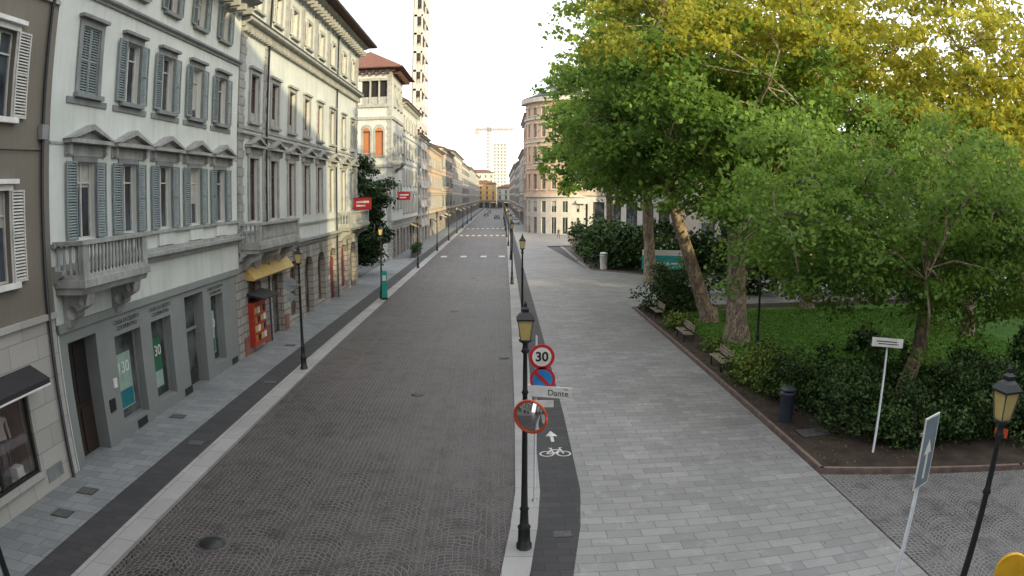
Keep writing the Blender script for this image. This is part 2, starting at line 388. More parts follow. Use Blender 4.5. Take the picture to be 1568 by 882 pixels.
for k in (1,2,4):
    a,c,d,e=so[k]; pane(b,a,c,d,e,M_shopgrey,M_glass2,-.35,.05,False,0)
a,c,d,e=so[0]; M_door=plain('dark_door',(.03,.02,.015),.4)
b.box(a,c,d,e,-.54,-.5,M_door)
for u in (a+.1,(a+c)/2+.05):
    b.box(u,u+.62,.2,1.6,-.5,-.46,M_door); b.box(u,u+.62,1.75,3.6,-.5,-.47,M_black)
a,c,d,e=so[3]; b.box(a,c,d,e,-.54,-.5,M_glass2); b.box(a,c,2.4,2.5,-.5,-.4,M_shopgrey)
b.box(17.75,18.1,1.2,1.6,0,.04,M_black); b.box(18.15,18.35,1.9,2.2,0,.05,M_white)
for u in (19.4,23.4,28.6): b.box(u,u+.7,.12,.4,0,.02,M_black)
M_green=plain('green_poster',(.03,.13,.07),.5); M_teal=plain('teal_poster',(.02,.16,.2),.5); M_post=plain('pale_poster',(.28,.4,.34),.5)
for k,(pm,qm) in zip((1,2,4),((M_post,M_teal),(M_green,M_post),(M_post,M_green))):
    a,c,d,e=so[k]; b.box(a+.45,c-.35,d+.35,e-.75,-.372,-.364,pm); b.box(a+.5,c-.4,d+.4,d+1.0,-.363,-.358,qm)
shell(b,15.4,30.15,17.2,12,M_wall1,inner=-.6)
bank=b.group('bank_building')
for u in (19.45,21.95,27.3):
    text("130",.55,M_white,(FX-.352,u,2.25),(math.pi/2,0,math.pi/2),bank,'poster_number')
for u in (19.45,21.95,27.2):
    text("CASSA DI CREDITO\nCOOPERATIVO",.2,M_black,(FX+.006,u,3.82),(math.pi/2,0,math.pi/2),bank,'sign_lettering')
# ================================================================ PALAZZO
b=B(); leftfr(b)
C2=[32.4,35.65,38.9,42.15,45.4,48.9,52.6,56.0]
up=[(c-.6,c+.6,11.6,14.05) for c in C2]; lo=[(c-.62,c+.62,6.6,9.75) for c in C2]; top=[(c-.5,c+.5,17.5,19.2) for c in C2]
wall(b,30.2,58,4.9,16.2,up+lo,M_wall2); wall(b,30.2,58,16.2,20.6,top,M_wall2)
M_yellow=plain('yellow_fascia',(.5,.36,.12),.7)
for i,(a,c,d,e) in enumerate(up):
    pane(b,a,c,d,e,M_frame_br); surround(b,a,c,d,e,M_trim,.2,.08)
    b.box(a-.3,c+.3,e+.23,e+.36,0,.2,M_trim); b.box(a+.02,c-.02,d+.0,d+.5,-.12,-.1,M_trim)
for i,(a,c,d,e) in enumerate(lo):
    pane(b,a,c,d,e,M_frame_br); surround(b,a,c,d,e,M_trim,.2,.08,False); b.box(a-.45,c+.45,e+.22,e+.5,0,.1,M_trim)
    pediment(b,a-.55,c+.55,e+.52,M_trim,.45,.38)
for i,(a,c,d,e) in enumerate(top):
    pane(b,a,c,d,e,M_frame_w); surround(b,a,c,d,e,M_trim,.2,.08); shutter(b,a-.54,a-.22,d,e,M_shut_w,.09)
for k in range(9):
    u=(30.75,34.0,37.25,40.5,43.8,47.2,50.8,54.3,57.4)[k]; b.box(u-.3,u+.3,16.95,20.0,0,.1,M_trim); b.box(u-.38,u+.38,20.0,20.25,0,.16,M_trim)
for u0 in (30.2,33.75,57.2):
    wd=.8 if u0!=33.75 else .5
    for k in range(26):
        v=4.95+k*.43; q=.0 if k%2 else .14
        b.box(u0,u0+wd-q,v,v+.4,0,.06,M_trim)
cornice(b,30.2,58,16.2,M_trim,.45,.55); dentils(b,30.2,58,15.95,16.2,.3,M_trim,.4,.16); b.box(30.2,58,16.65,16.72,0,.6,M_iron)
cornice(b,30.2,58,10.75,M_trim,.22,.2); b.box(30.2,58,11.15,11.3,0,.08,M_trim)
cornice(b,30.2,58,4.75,M_trim,.4,.35); b.box(30.2,58,6.0,6.14,0,.1,M_trim)
cornice(b,30.2,58,20.5,M_trim,.5,.9); dentils(b,30.2,58,20.1,20.5,.75,M_trim,.8,.22)
b.box(30.2,58.7,21.0,21.12,-.3,1.5,M_soffit); b.tube([b.P(30.2,21.12,1.5),b.P(58.7,21.12,1.5)],[.1,.1],M_iron,8)
b.tube([b.P(34.1,0,.15),b.P(34.1,20.5,.15)],[.06,.06],M_iron,8); b.tube([b.P(49.9,0,.15),b.P(49.9,20.5,.15)],[.06,.06],M_iron,8)
balcony(b,30.4,36.9,5.5,6.55,1.1,M_trim,(30.9,33.8,36.4),.8)
balcony(b,50.8,57.8,5.5,6.55,1.1,M_trim,(51.3,57.3),.8)
go=[]
gu=[31.2,34.9,38.2,41.4,44.6,48.0,51.6,55.0]
for i,u in enumerate(gu): go.append((u,u+2.0,.02 if i%2 else .5,3.0))
wall(b,30.2,58,0,4.75,[(a,c,d,4.0) for a,c,d,e in go],M_rust,.5)
for (a,c,d,e) in go:
    m=(a+c)/2; r=1.0
    for s in (-1,1):
        pts=[(m+s*r,3.0)]+[(m+s*r*math.cos(t),3.0+r*math.sin(t)) for t in [math.pi/2*k/6 for k in range(1,7)]]+[(m+s*r,4.0)]
        b.prism(pts,-.3,.02,M_rust)
    b.prism([(m-.2,3.9),(m+.2,3.9),(m+.28,4.6),(m-.28,4.6)],0,.2,M_trim)
    pane(b,a,c,d,4.0,M_frame_br,M_glass2,-.4,.1,True,.74)
M_brick=plain('red_granite',(.25,.1,.075),.5)
for u in (30.35,33.4,36.95): b.box(u,u+.65,0,1.0,.0,.07,M_brick)
b.prof([(0,4.3),(.0,3.75),(.45,3.7),(.5,3.78),(.1,4.3)],31.0,37.6,M_yellow)
M_kred=plain('kiosk_red',(.38,.035,.02),.5); M_kor=plain('kiosk_orange',(.45,.14,.03),.6)
b.box(31.1,32.9,.4,2.6,-.1,.3,M_kred)
for k in range(4):
    for j in range(4): b.box(31.2+j*.42,31.5+j*.42,.65+k*.46,.95+k*.46,.3,.34,(M_kor,M_white,M_yellow,M_black)[(j*3+k*2)%4])
b.prof([(0,3.1),(1.0,2.85),(1.0,2.78),(0,3.0)],31.0,33.2,M_awn)
M_bord=plain('burgundy_door',(.14,.015,.03),.5)
b.box(51.7,53.5,.05,3.6,-.3,-.25,M_bord); b.box(48.1,49.9,.05,3.2,-.3,-.25,M_bord)
shell(b,30.2,58,20.6,14,M_wall2,inner=-.6)
pal=b.group('white_palazzo')
def redsign(u,z,x0=.1):
    b=B(); leftfr(b); b.box(u,u+.1,z,z+1.0,x0,x0+1.5,M_redp); b.box(u-.004,u,z+.55,z+.72,x0+.2,x0+1.3,M_white); b.box(u-.004,u,z+.25,z+.38,x0+.2,x0+1.0,M_white)
    b.box(u+.02,u+.08,z+.9,z+.96,-.02,x0,M_iron); b.box(u+.02,u+.08,z+.1,z+.16,-.02,x0,M_iron)
    b.obj('shop_sign')
redsign(56.3,6.6); redsign(81.5,7.2)
# ================================================================ generic building
def building(name,fr,u0,u1,h,wallc,gfloor=4.5,storeys=3,pitch=3.0,shut=None,depth=12,eave=.8,gm=None,trim=None,roof=True,balc=0):
    b=B(); b.fr(*fr); wm=mat(name+'_walls',wallc,.85,.08,.6,0,50,streak=.25); trim=trim or M_trim; gm=gm or M_rust
    sh=(h-gfloor-.9)/storeys; n=max(1,int((u1-u0)/pitch)); p=(u1-u0)/n; ops=[]
    for s in range(storeys):
        z0=gfloor+s*sh+sh*.24; z1=gfloor+s*sh+sh*(.82 if s<storeys-1 else .74)
        for i in range(n): c=u0+(i+.5)*p; ops.append((c-.52,c+.52,z0,z1))
    wall(b,u0,u1,gfloor,h,ops,wm,.25)
    for k,(a,c,d,e) in enumerate(ops):
        pane(b,a,c,d,e,M_frame_w,None,-.18,.08,True,0); surround(b,a,c,d,e,trim,.14,.06)
        if shut and R.random()<.85: 
            b.box(a-.55,a-.03,d,e,.07,.11,shut); b.box(c+.03,c+.55,d,e,.07,.11,shut)
        if k<n: b.box(a-.35,c+.35,e+.3,e+.45,0,.25,trim)
        if balc and (k%balc==0): 
            b.box(a-.7,c+.7,d-.2,d-.02,0,.9,trim)
            for q in range(12): b.box(a-.7+q*(c-a+1.36)/11,a-.67+q*(c-a+1.36)/11,d,d+.95,.84,.87,M_iron)
            b.box(a-.7,c+.7,d+.95,d+1.0,.83,.88,M_iron)
    gop=[(u0+(i+.5)*p-p*.34,u0+(i+.5)*p+p*.34,.05,gfloor-1.1) for i in range(n)]
    wall(b,u0,u1,0,gfloor,gop,gm,.35)
    for (a,c,d,e) in gop:
        pane(b,a,c,d,e,M_black,M_glass2,-.3,.08,True,.78)
        if R.random()<.3: b.prof([(0,e+.3),(1.1,e-.15),(1.1,e-.35),(1.07,e-.35),(1.07,e-.17),(0,e+.26)],a-.1,c+.1,R.choice([M_awn,M_shut_w,M_bord,M_yellow]))
    cornice(b,u0,u1,gfloor-.05,trim,.3,.25)
    for s in range(1,storeys): b.box(u0,u1,gfloor+s*sh-.05,gfloor+s*sh+.12,0,.08,trim)
    cornice(b,u0,u1,h-.45,trim,.45,eave*.8); dentils(b,u0,u1,h-.7,h-.45,eave*.6,trim,.8,.2)
    shell(b,u0,u1,h,depth,wm)
    if roof: hip(b,u0-.3,u1+.3,h+.1,-depth-.3,eave,2.2,M_roof)
    return b.group(name)
LX=lambda x:((x,0,0),(0,1,0),(1,0,0))
RX=lambda x:((x,0,0),(0,1,0),(-1,0,0))
b=B(); b.fr((0,80,0),(1,0,0),(0,-1,0)); WV=mat('villa_walls',(.50,.52,.50),.85,.1,.6,.2,50,streak=.35)
M_orange=plain('orange_shutter',(.35,.13,.05),.6)
lg=[(-16.6,-15.7,18.9,21.8),(-15.5,-14.6,18.9,21.8),(-14.4,-13.5,18.9,21.8)]
ow=[(-16.4,-15.5,12.6,15.6),(-14.9,-13.9,12.6,15.6),(-16.4,-15.5,6.6,9.2),(-14.9,-13.9,6.6,9.2)]
wall(b,-20,-12.9,0,23,lg+ow,WV,.35)
for a,c,d,e in lg:
    b.box(a,c,d,e,-.5,-.34,M_dark); b.lathe(c+.1,.02,[(d,.11),(d+.2,.08),(e-.2,.07),(e,.12)],M_trim,8)
    b.box(a,c,d,d+.9,-.3,-.1,M_trim)
b.box(-16.9,-13.2,18.5,18.9,0,.25,M_trim); b.box(-16.9,-13.2,21.8,22.1,0,.15,M_trim)
for k,(a,c,d,e) in enumerate(ow):
    b.box(a,c,d,e,-.3,-.24,M_orange if k<2 else M_glass); surround(b,a,c,d,e,M_trim,.2,.08)
    if k<2:
        m=(a+c)/2; b.prism([(m+.65*math.cos(t*math.pi/8),e+.18+.65*math.sin(t*math.pi/8)) for t in range(9)],0,.1,M_trim)
        b.prism([(m+.42*math.cos(t*math.pi/8),e-.02+.42*math.sin(t*math.pi/8)) for t in range(9)],.08,.115,M_orange)
b.box(-20,-12.9,17.0,17.35,0,.2,M_trim); b.box(-20,-12.9,11.2,11.5,0,.15,M_trim)
for k in range(50): v=.1+k*.46; b.box(-13.5+(.1 if k%2 else 0),-12.9,v,v+.42,0,.06,M_trim)
balcony(b,-16.9,-14.9,11.9,12.9,1.0,M_trim,(-16.6,-15.2),.7)
b.fr((-12.9,0,0),(0,1,0),(1,0,0))
vo=[(u-.55,u+.55,d,e) for u in (82.2,85,87.6) for d,e in ((6.2,9.2),(12.3,15.3),(18.8,21.4))]
wall(b,80,89,4.6,23,vo,WV); 
for a,c,d,e in vo: pane(b,a,c,d,e,M_frame_w,None,-.18,.08,True,0); surround(b,a,c,d,e,M_trim,.2,.08)
go=[(u-.9,u+.9,.05,3.6) for u in (82,85,88)]; wall(b,80,89,0,4.6,go,M_rust,.4)
for a,c,d,e in go: pane(b,a,c,d,e,M_black,M_glass2,-.3)
b.box(80,89,17.0,17.35,0,.2,M_trim); b.box(80,89,11.2,11.5,0,.15,M_trim); cornice(b,80,89,4.4,M_trim,.4,.3)
balcony(b,80.3,83.8,11.9,12.9,1.2,M_trim,(80.7,83.4),.9)
b.box(80.36,89,0,22.98,-7,-.5,WV); b.box(80.0,88.95,22.9,22.98,-7,-.02,WV)
hip(b,78.6,90.2,23.3,-8.4,1.5,3.0,M_roof); b.box(79.95,89,22.95,23.2,-7,.3,M_trim)
dentils(b,80,89,22.6,22.95,1.0,M_soffit,.8,.15)
b.fr((0,80,0),(1,0,0),(0,-1,0)); dentils(b,-19.8,-12.9,22.6,22.95,1.0,M_soffit,.8,.15)
b.group('villa_with_loggia')
building('white_townhouse',LX(-12.9),89.2,105.5,20.5,(.52,.54,.51),4.5,4,3.2,M_shut_w,6)
building('cream_apartment_house',LX(-12.9),105.7,119.3,17.5,(.5,.46,.40),4.3,4,3.0,M_shut,6)
building('orange_townhouse',LX(-12.8),119.5,150,17,(.55,.40,.28),4.3,3,3.1,M_shut_w)
building('peach_townhouse',LX(-12.9),150.2,184,18.5,(.62,.50,.39),4.3,3,3.2,M_shut,balc=4)
building('cream_townhouse',LX(-12.8),184.2,230,20,(.62,.57,.47),4.3,4,3.4,M_shut_w)
building('pink_townhouse',LX(-12.9),230.2,290,19,(.62,.52,.46),4.3,4,3.6,M_shut)
building('white_townhouse',LX(-12.8),290.2,360,20,(.62,.58,.5),4.3,4,4,None)
building('cream_townhouse',LX(-12.8),360.2,425,19,(.62,.55,.42),4.3,4,4,None)
b=B(); b.fr((-13.2,0,0),(0,1,0),(1,0,0)); WH=mat('tower_stone',(.46,.455,.44),.8,.1,1,.1); WG=mat('tower_grey',(.27,.27,.28),.7,.1,1,.1)
b.box(109,119,0,62,-1.1,-.9,WG); M_panel=plain('balcony_panel',(.46,.455,.44),.6)
for k in range(19):
    v=2.6+k*3.2
    b.box(108.9,119,v,v+.35,-1.0,.55,WH)
    for u in (109.3,114.2): b.box(u,u+4.2,v+.35,v+1.3,.44,.5,M_panel)
    for u in (110.3,112.7,115.2,117.6): b.box(u-.6,u+.7,v+.5,v+2.6,-.9,-.85,M_glass)
    for q in (-.95,-.1): b.box(108.86,108.92,v+.35,v+1.2,q,q+.7,M_panel)
for u in (108.9,113.8,118.6): b.box(u,u+.4,0,62,-.9,-.4,WH); b.box(u,u+.3,0,62,.3,.56,WH)
b.group('balcony_tower')
building('peach_townhouse',RX(6.2),166,205,19,(.6,.45,.36),4.5,4,3.4,M_shut_w)
building('white_townhouse',RX(6.0),205.2,260,18,(.62,.58,.54),4.5,4,3.6,None)
building('pink_townhouse',RX(6.2),260.2,425,20,(.6,.47,.4),4.5,4,4.5,None)
building('yellow_townhouse',((-26,431,0),(1,0,0),(0,-1,0)),0,24,15.5,(.65,.43,.18),4.5,3,3.6,None,12)
building('white_townhouse',((-1.8,434,0),(1,0,0),(0,-1,0)),0,20,13,(.6,.55,.5),4.5,2,3.6,None,12)
building('cream_townhouse',((-34,470,0),(1,0,0),(0,-1,0)),0,30,24,(.6,.55,.48),4.5,5,3.6,None,12)
b=B(); b.fr((0,600,0),(1,0,0),(0,-1,0)); WD=mat('distant_concrete',(.6,.6,.6),.8,.05,1,0)
b.box(-5,6,0,58,-12,-1,WD)
for k in range(18):
    b.box(-5.5,6.5,3*k+3,3*k+3.4,-1,0,WD)
    for u in (-4,-1,2,5): b.box(u-.9,u+.6,3*k+.9,3*k+2.6,-1,-.9,M_shut)
b.group('distant_highrise')
b=B(); MY=plain('crane_steel',(.38,.34,.32),.5)
def lattice(b,p0,p1,w,m,n,k=1):
    p0=Vector(p0);p1=Vector(p1);d=(p1-p0).normalized();a=d.orthogonal().normalized();c=d.cross(a)
    cs=[(a*i+c*j)*w/2 for i,j in ((-1,-1),(1,-1),(1,1),(-1,1))]
    for q in cs: b.tube([p0+q,p1+q],[w*.13*k]*2,m,4,False)
    for i in range(n):
        s=p0.lerp(p1,i/n); t=p0.lerp(p1,(i+1)/n)
        for j in range(4): b.tube([s+cs[j],t+cs[(j+1)%4]],[w*.09*k]*2,m,4,False)
lattice(b,(-9,560,0),(-9,560,66),2.2,MY,24,1.3); lattice(b,(-20,562,63.5),(12,552,62),1.9,MY,18,1.3); b.box(-21,-17,59.5,63,-560,-562.5,MY)
b.tube([(-9,560,70),(-19,562,64)],[.25,.25],MY,4); b.tube([(-9,560,70),(6,554,63)],[.25,.25],MY,4); b.tube([(-9,560,66),(-9,560,70)],[.5,.3],MY,4)
b.obj('tower_crane')
b=B(); WR=mat('corner_walls',(.52,.38,.28),.85,.08,.6,.1,50,streak=.2)
cx,cy,rr=14.5,141,9.0; hh=27.0; n=28
M_cst=mat('corner_stone',(.5,.48,.45),.8,.1,1,.2,streak=.2)
for i in range(n):
    a0=math.pi+ (math.pi*1.15)*i/n -.1; a1=math.pi+(math.pi*1.15)*(i+1)/n-.1
    p0=Vector((cx+rr*math.cos(a0),cy+rr*math.sin(a0),0)); p1=Vector((cx+rr*math.cos(a1),cy+rr*math.sin(a1),0))
    U=(p1-p0); Ln=U.length; Wn=Vector((math.cos((a0+a1)/2),math.sin((a0+a1)/2),0)); b.fr(tuple(p0),tuple(U),tuple(Wn))
    if i%2==0:
        b.quad([(0,7.6,0),(Ln,7.6,0),(Ln,hh,0),(0,hh,0)],WR); b.quad([(0,0,0),(Ln,0,0),(Ln,7.6,0),(0,7.6,0)],M_cst)
    else:
        ops=[(.1,Ln-.1,9,12),(.1,Ln-.1,14.5,17.5),(.1,Ln-.1,19.5,22.2),(.1,Ln-.1,24,25.5)]
        wall(b,0,Ln,7.6,hh,ops,WR,.3); gops=[(.05,Ln-.05,.1,3.4),(.05,Ln-.05,4.4,6.6)]
        wall(b,0,Ln,0,7.6,gops,M_cst,.3)
        for o in ops+gops: pane(b,*o,M_frame_w,None,-.2,.06,True,0)
        for o in ops: b.box(-.1,Ln+.1,o[2]-.25,o[2]-.05,0,.2,M_cst); b.box(-.1,Ln+.1,o[3]+.1,o[3]+.3,0,.2,M_cst)
        if i in (7,13,19):
            b.box(-1.1,Ln+1.1,13.6,13.8,0,1.2,M_cst); b.box(-1.1,Ln+1.1,14.8,14.9,1.1,1.16,M_iron)
            for q in range(14): b.box(-1.1+q*.23,-1.07+q*.23,13.8,14.8,1.12,1.15,M_iron)
    for v,hg,pp in ((7.4,.5,.4),(13.0,.25,.2),(18.4,.25,.2),(23.1,.4,.35),(26.6,.9,1.0)): b.box(-.06,Ln+.06,v,v+hg,0,pp,M_cst)
b.fr((0,0,0),(1,0,0),(0,1,0))
b.lathe(cx,cy,[(0,rr-.8),(hh,rr-.8)],WR,32); b.lathe(cx,cy,[(hh+.5,rr+1.0),(hh+.7,rr+.9),(hh+1.8,rr-2),(hh+2,rr-2.2)],M_iron,40)
b.lathe(cx,cy,[(hh+1.9,4.0),(hh+3.6,4.0),(hh+3.7,4.4),(hh+4,4.4)],M_cst,24); b.lathe(cx,cy,[(hh+4,4.3),(hh+5.2,3.2),(hh+6,1.4),(hh+6.6,.15),(hh+8,.03)],M_iron,24)
b.group('rounded_corner_building')
building('corner_wing',RX(5.9),141,165.8,25,(.52,.38,.28),7.6,4,3.2,None,14,gm=M_cst)
building('corner_wing_east',((14.5,132,0),(1,0,0),(0,-1,0)),0,40,26,(.5,.40,.32),7.6,4,3.2,M_shut_w,16,gm=M_cst)
# added blocks, south (unseen) and east, sized to shade street and lower trees
building('shade_block_south',((-8,-9,0),(1,0,0),(0,1,0)),0,38,26,(.5,.45,.38),5,5,4,M_shut,16)
building('shade_block_south_wing',((30.3,-9,0),(1,0,0),(0,1,0)),0,70,16.5,(.5,.45,.38),5,3,4,M_shut,14)
building('shade_row_east',((66,0,0),(0,1,0),(-1,0,0)),-4,100,16,(.40,.34,.27),4.8,3,4,M_shut,14)
building('townhouse_north_east',((34,112,0),(1,0,0),(0,-1,0)),0,40,17,(.42,.38,.33),4.5,3,3.5,M_shut,12)
# ================================================================ GROUND
def sheet(name,poly,z,m,parent=None):
    me=bpy.data.meshes.new(name); me.from_pydata([(x,y,z) for x,y in poly],[],[tuple(range(len(poly)))]); me.materials.append(m); o=bpy.data.objects.new(name,me); return link(o,parent)
def slab(name,poly,z0,z1,m):
    n=len(poly); me=bpy.data.meshes.new(name)
    me.from_pydata([(x,y,z0) for x,y in poly]+[(x,y,z1) for x,y in poly],[],[tuple(range(2*n-1,n-1,-1))]+[(i,(i+1)%n,n+(i+1)%n,n+i) for i in range(n)]); me.materials.append(m); o=bpy.data.objects.new(name,me); return link(o)
def strip(name,A,C,z0,z1,m):
    vs=[(x,y,z1) for x,y in A]+[(x,y,z1) for x,y in C]+[(x,y,z0) for x,y in A]+[(x,y,z0) for x,y in C]
    k=len(A); fs=[(i,i+1,k+i+1,k+i) for i in range(k-1)]+[(2*k+i,2*k+i+1,i+1,i) for i in range(k-1)]+[(3*k+i,3*k+i+1,k+i+1,k+i) for i in range(k-1)]
    me=bpy.data.meshes.new(name); me.from_pydata(vs,[],fs); me.materials.append(m); return link(bpy.data.objects.new(name,me))
def resample(pts,ys):
    return [(float(np.interp(y,[p[1] for p in pts],[p[0] for p in pts])),y) for y in ys]
M_ground=mat('ground_asphalt',(.10,.10,.10),.9,.15,.2,.3)
sheet('ground',[(-1500,-1500),(1500,-1500),(1500,2500),(-1500,2500)],0,M_ground)
M_cob=cobble('road_cobbles',(.013,.0115,.012),(.050,.045,.045),(.145,.132,.125))
sheet('cobbled_road',[(-8.6,-30),(2,-30),(2,430),(-8.6,430)],.004,M_cob)
YS=[-30,0,8,9,10,11,12,13,14,15,16,18,20,22,25,28,31,40,52,70,100,130,157,250,430]
kR=[(-1.6,-30),(-.6,5),(-.25,10),(0.0,12),(.22,14),(.38,16),(.5,22),(.6,31),(.8,52),(1.1,100),(1.5,157),(1.6,430)]
bL=[(-.4,-30),(-.1,5),(.25,10),(.6,12),(.85,14),(1.02,16),(1.15,22),(1.33,31),(1.5,52),(1.85,100),(2.1,157),(2.3,430)]
bR=[(.4,-30),(.9,5),(1.2,10),(1.5,12),(1.85,14),(2.07,16),(2.2,22),(2.3,33),(2.4,52),(2.65,100),(2.9,157),(3.1,430)]
kRp=resample(kR,YS); bLp=resample(bL,YS); bRp=resample(bR,YS)
M_gran=brick('kerb_granite',(.38,.38,.37),(.31,.31,.30),(.15,.15,.15),1.2,3.0,.012,'yx',var=.4,patch=.25)
M_band=brick('dark_paving',(.06,.06,.062),(.042,.042,.044),(.025,.025,.025),.6,.3,.01,'xy',var=.3)
M_pave=brick('light_paving',(.325,.325,.32),(.235,.235,.235),(.14,.14,.135),.8,.36,.012,'xy',var=.5,patch=.4,rough=.6)
M_paveL=brick('left_paving',(.25,.27,.275),(.18,.195,.20),(.10,.105,.11),.8,.42,.012,'xy',rot=.0,var=.45,patch=.3,rough=.6)
strip('promenade_paving',[(x+.05,y) for x,y in kRp],[(8.95 if y<100 else 7,y) for x,y in kRp],0,.10,M_pave)
strip('kerb',kRp,bLp,-.02,.104,M_gran)
strip('bike_lane',bLp,bRp,.099,.1035,M_band)
YL=[-30,0,30,60,100,160,250,430]
lp=lambda x,d=0:[(x+ (0.25*min(1,max(0,(y-30)/50)) if d==0 else 0),y) for y in YL]
strip('left_pavement',[(-13.2,y) for y in YL],lp(-8.47),0,.10,M_paveL)
strip('kerb',lp(-9.15),lp(-8.42),-.02,.104,M_gran)
strip('dark_paving_band',lp(-10.25),lp(-9.15),.099,.1035,M_band)
M_cob2=cobble('square_cobbles',(.06,.06,.063),(.12,.12,.12),(.26,.25,.24),W=1.7,cell=.13,curv=.8,rough=.7)
slab('cobbled_square',[(8.97,-30),(60,-30),(60,6),(15.6,14.0),(9.0,15.9)],0,.10,M_cob2)
slab('side_path',[(8.97,44.9),(60,50),(60,62),(17,61),(9.4,68),(9.4,100),(8.97,100)],0,.098,M_pave)
M_soil=mat('garden_soil',(.055,.042,.032),.95,.45,1.5,.8,20)
M_grass=mat('lawn',(.07,.17,.025),.95,.35,.8,.8,30)
G1=[(9.15,16.2),(15.8,14.2),(60,6.2),(60,49.6),(12.4,44.9),(9.15,44.6)]
slab('garden_ground',G1,0,.13,M_soil)
sheet('lawn',[(10.9,24),(14,22),(55,19),(55,47),(14,43.5),(10.9,43)],.137,M_grass)
G2=[(9.6,68.2),(17,61.2),(60,62.2),(60,110),(12.3,118),(9.7,88)]
slab('garden_ground',G2,0,.13,M_soil); sheet('lawn',[(12,70),(18,64),(58,65),(58,100),(14,105)],.137,M_grass)
b=B(); M_edge=mat('garden_edging',(.2,.15,.13),.8,.3,3)
def edge(pts,closed=True):
    for i in range(len(pts)-(0 if closed else 1)):
        p=Vector(pts[i]+(0,)); q=Vector(pts[(i+1)%len(pts)]+(0,)); U=q-p; b.fr(tuple(p),tuple(U),(-U.y,U.x,0)); b.box(-.06,U.length+.06,0,.19,-.06,.06,M_edge)
edge(G1); edge(G2); b.obj('garden_kerb')
sheet('far_pavement',[(6,100),(60,120),(60,131),(12,131),(6,145)],.1045,M_pave)
M_mark=mat('road_paint',(.55,.55,.53),.7,.25,6,.2)
b=B(); b.fr((0,0,0),(1,0,0),(0,1,0))
for x in np.arange(-7.6,1,1.15): b.box(x,x+.55,.0075,.0085,155,159,M_mark)
for x in (-7.4,-4.9,-2.4,-.1): b.box(x,x+.75,.0075,.0085,83.6,85.6,M_mark)
for x in np.arange(-7.6,1,1.15): b.box(x,x+.55,.0075,.0085,128,131,M_mark)
b.obj('pedestrian_crossing')
b=B()
def ringflat(cx,cy,r,t,z,n=24):
    vs=[];
    for j in range(n):
        a=2*math.pi*j/n
        vs+=[(cx+(r-t)*math.cos(a),cy+(r-t)*math.sin(a),z),(cx+r*math.cos(a),cy+r*math.sin(a),z)]
    b.add(vs,[(2*j,2*j+1,(2*j+3)%(2*n),(2*j+2)%(2*n)) for j in range(n)],M_mark)
def seg(p,q,t,z):
    p=Vector(p+(z,));q=Vector(q+(z,));d=(q-p).normalized();c=Vector((-d.y,d.x,0))*t/2
    b.add([tuple(p-c),tuple(p+c),tuple(q+c),tuple(q-c)],[(0,1,2,3)],M_mark)
zz=.108; bx,by=1.62,18.6; rw=.22
ringflat(bx-.25,by,rw,.05,zz); ringflat(bx+.25,by,rw,.05,zz)
k=1.6
for i,(p,q) in enumerate([((-.25,0),(-.02,0)),((-.02,0),(.17,.22*k)),((-.25,0),(-.1,.2*k)),((-.1,.2*k),(.15,.2*k)),((-.02,0),(-.12,.28*k)),((.25,0),(.15,.3*k)),((.15,.3*k),(.24,.31*k)),((-.18,.28*k),(-.06,.28*k))]):
    seg((bx+p[0],by+p[1]),(bx+q[0],by+q[1]),.05,zz+.0006*i)
seg((bx,by+1.0),(bx,by+1.55),.1,zz); b.add([(bx-.19,by+1.5,zz+.002),(bx+.19,by+1.5,zz+.002),(bx,by+2.0,zz+.002)],[(0,1,2)],M_mark)
b.obj('bicycle_lane_symbol')
M_mh=mat('manhole_iron',(.05,.05,.05),.5,.3,8,.6,30,metal=.5)
M_mh2=mat('manhole_stone',(.09,.09,.09),.7,.3,8,.6,30)
def manhole(x,y,z,r=.32,sq=False,dark=False):
    b=B(); b.fr((x,y,0),(1,0,0),(0,1,0))
    if sq: b.box(-r,r,z,z+.004,-r*.75,r*.75,M_mh); b.box(-r*.88,r*.88,z+.004,z+.007,-r*.62,r*.62,M_mh2)
    else: b.lathe(0,0,[(z,r),(z+.004,r)],M_mh2 if dark else M_mh,24); b.lathe(0,0,[(z+.004,r*.8),(z+.007,r*.8)],M_mh if dark else M_mh2,24)
    b.obj('manhole_cover')
manhole(-6.6,12.6,.0045,.42,dark=True)
for x,y in ((-11.3,14.2),(-9.7,18.6),(-11.6,21),(-11.2,12.7),(-9.6,26),(-10.9,33)): manhole(x,y,.104,.3,True)
for x,y in ((1.4,13.6),(1.3,23.5),(10.3,19.2)): manhole(x,y,.132 if x>9 else .104,.22 if x<5 else .6,True)
for x,y in ((-3.2,25),(-3.0,44),(-2.4,62),(0.2,31)): manhole(x,y,.0045,.25)
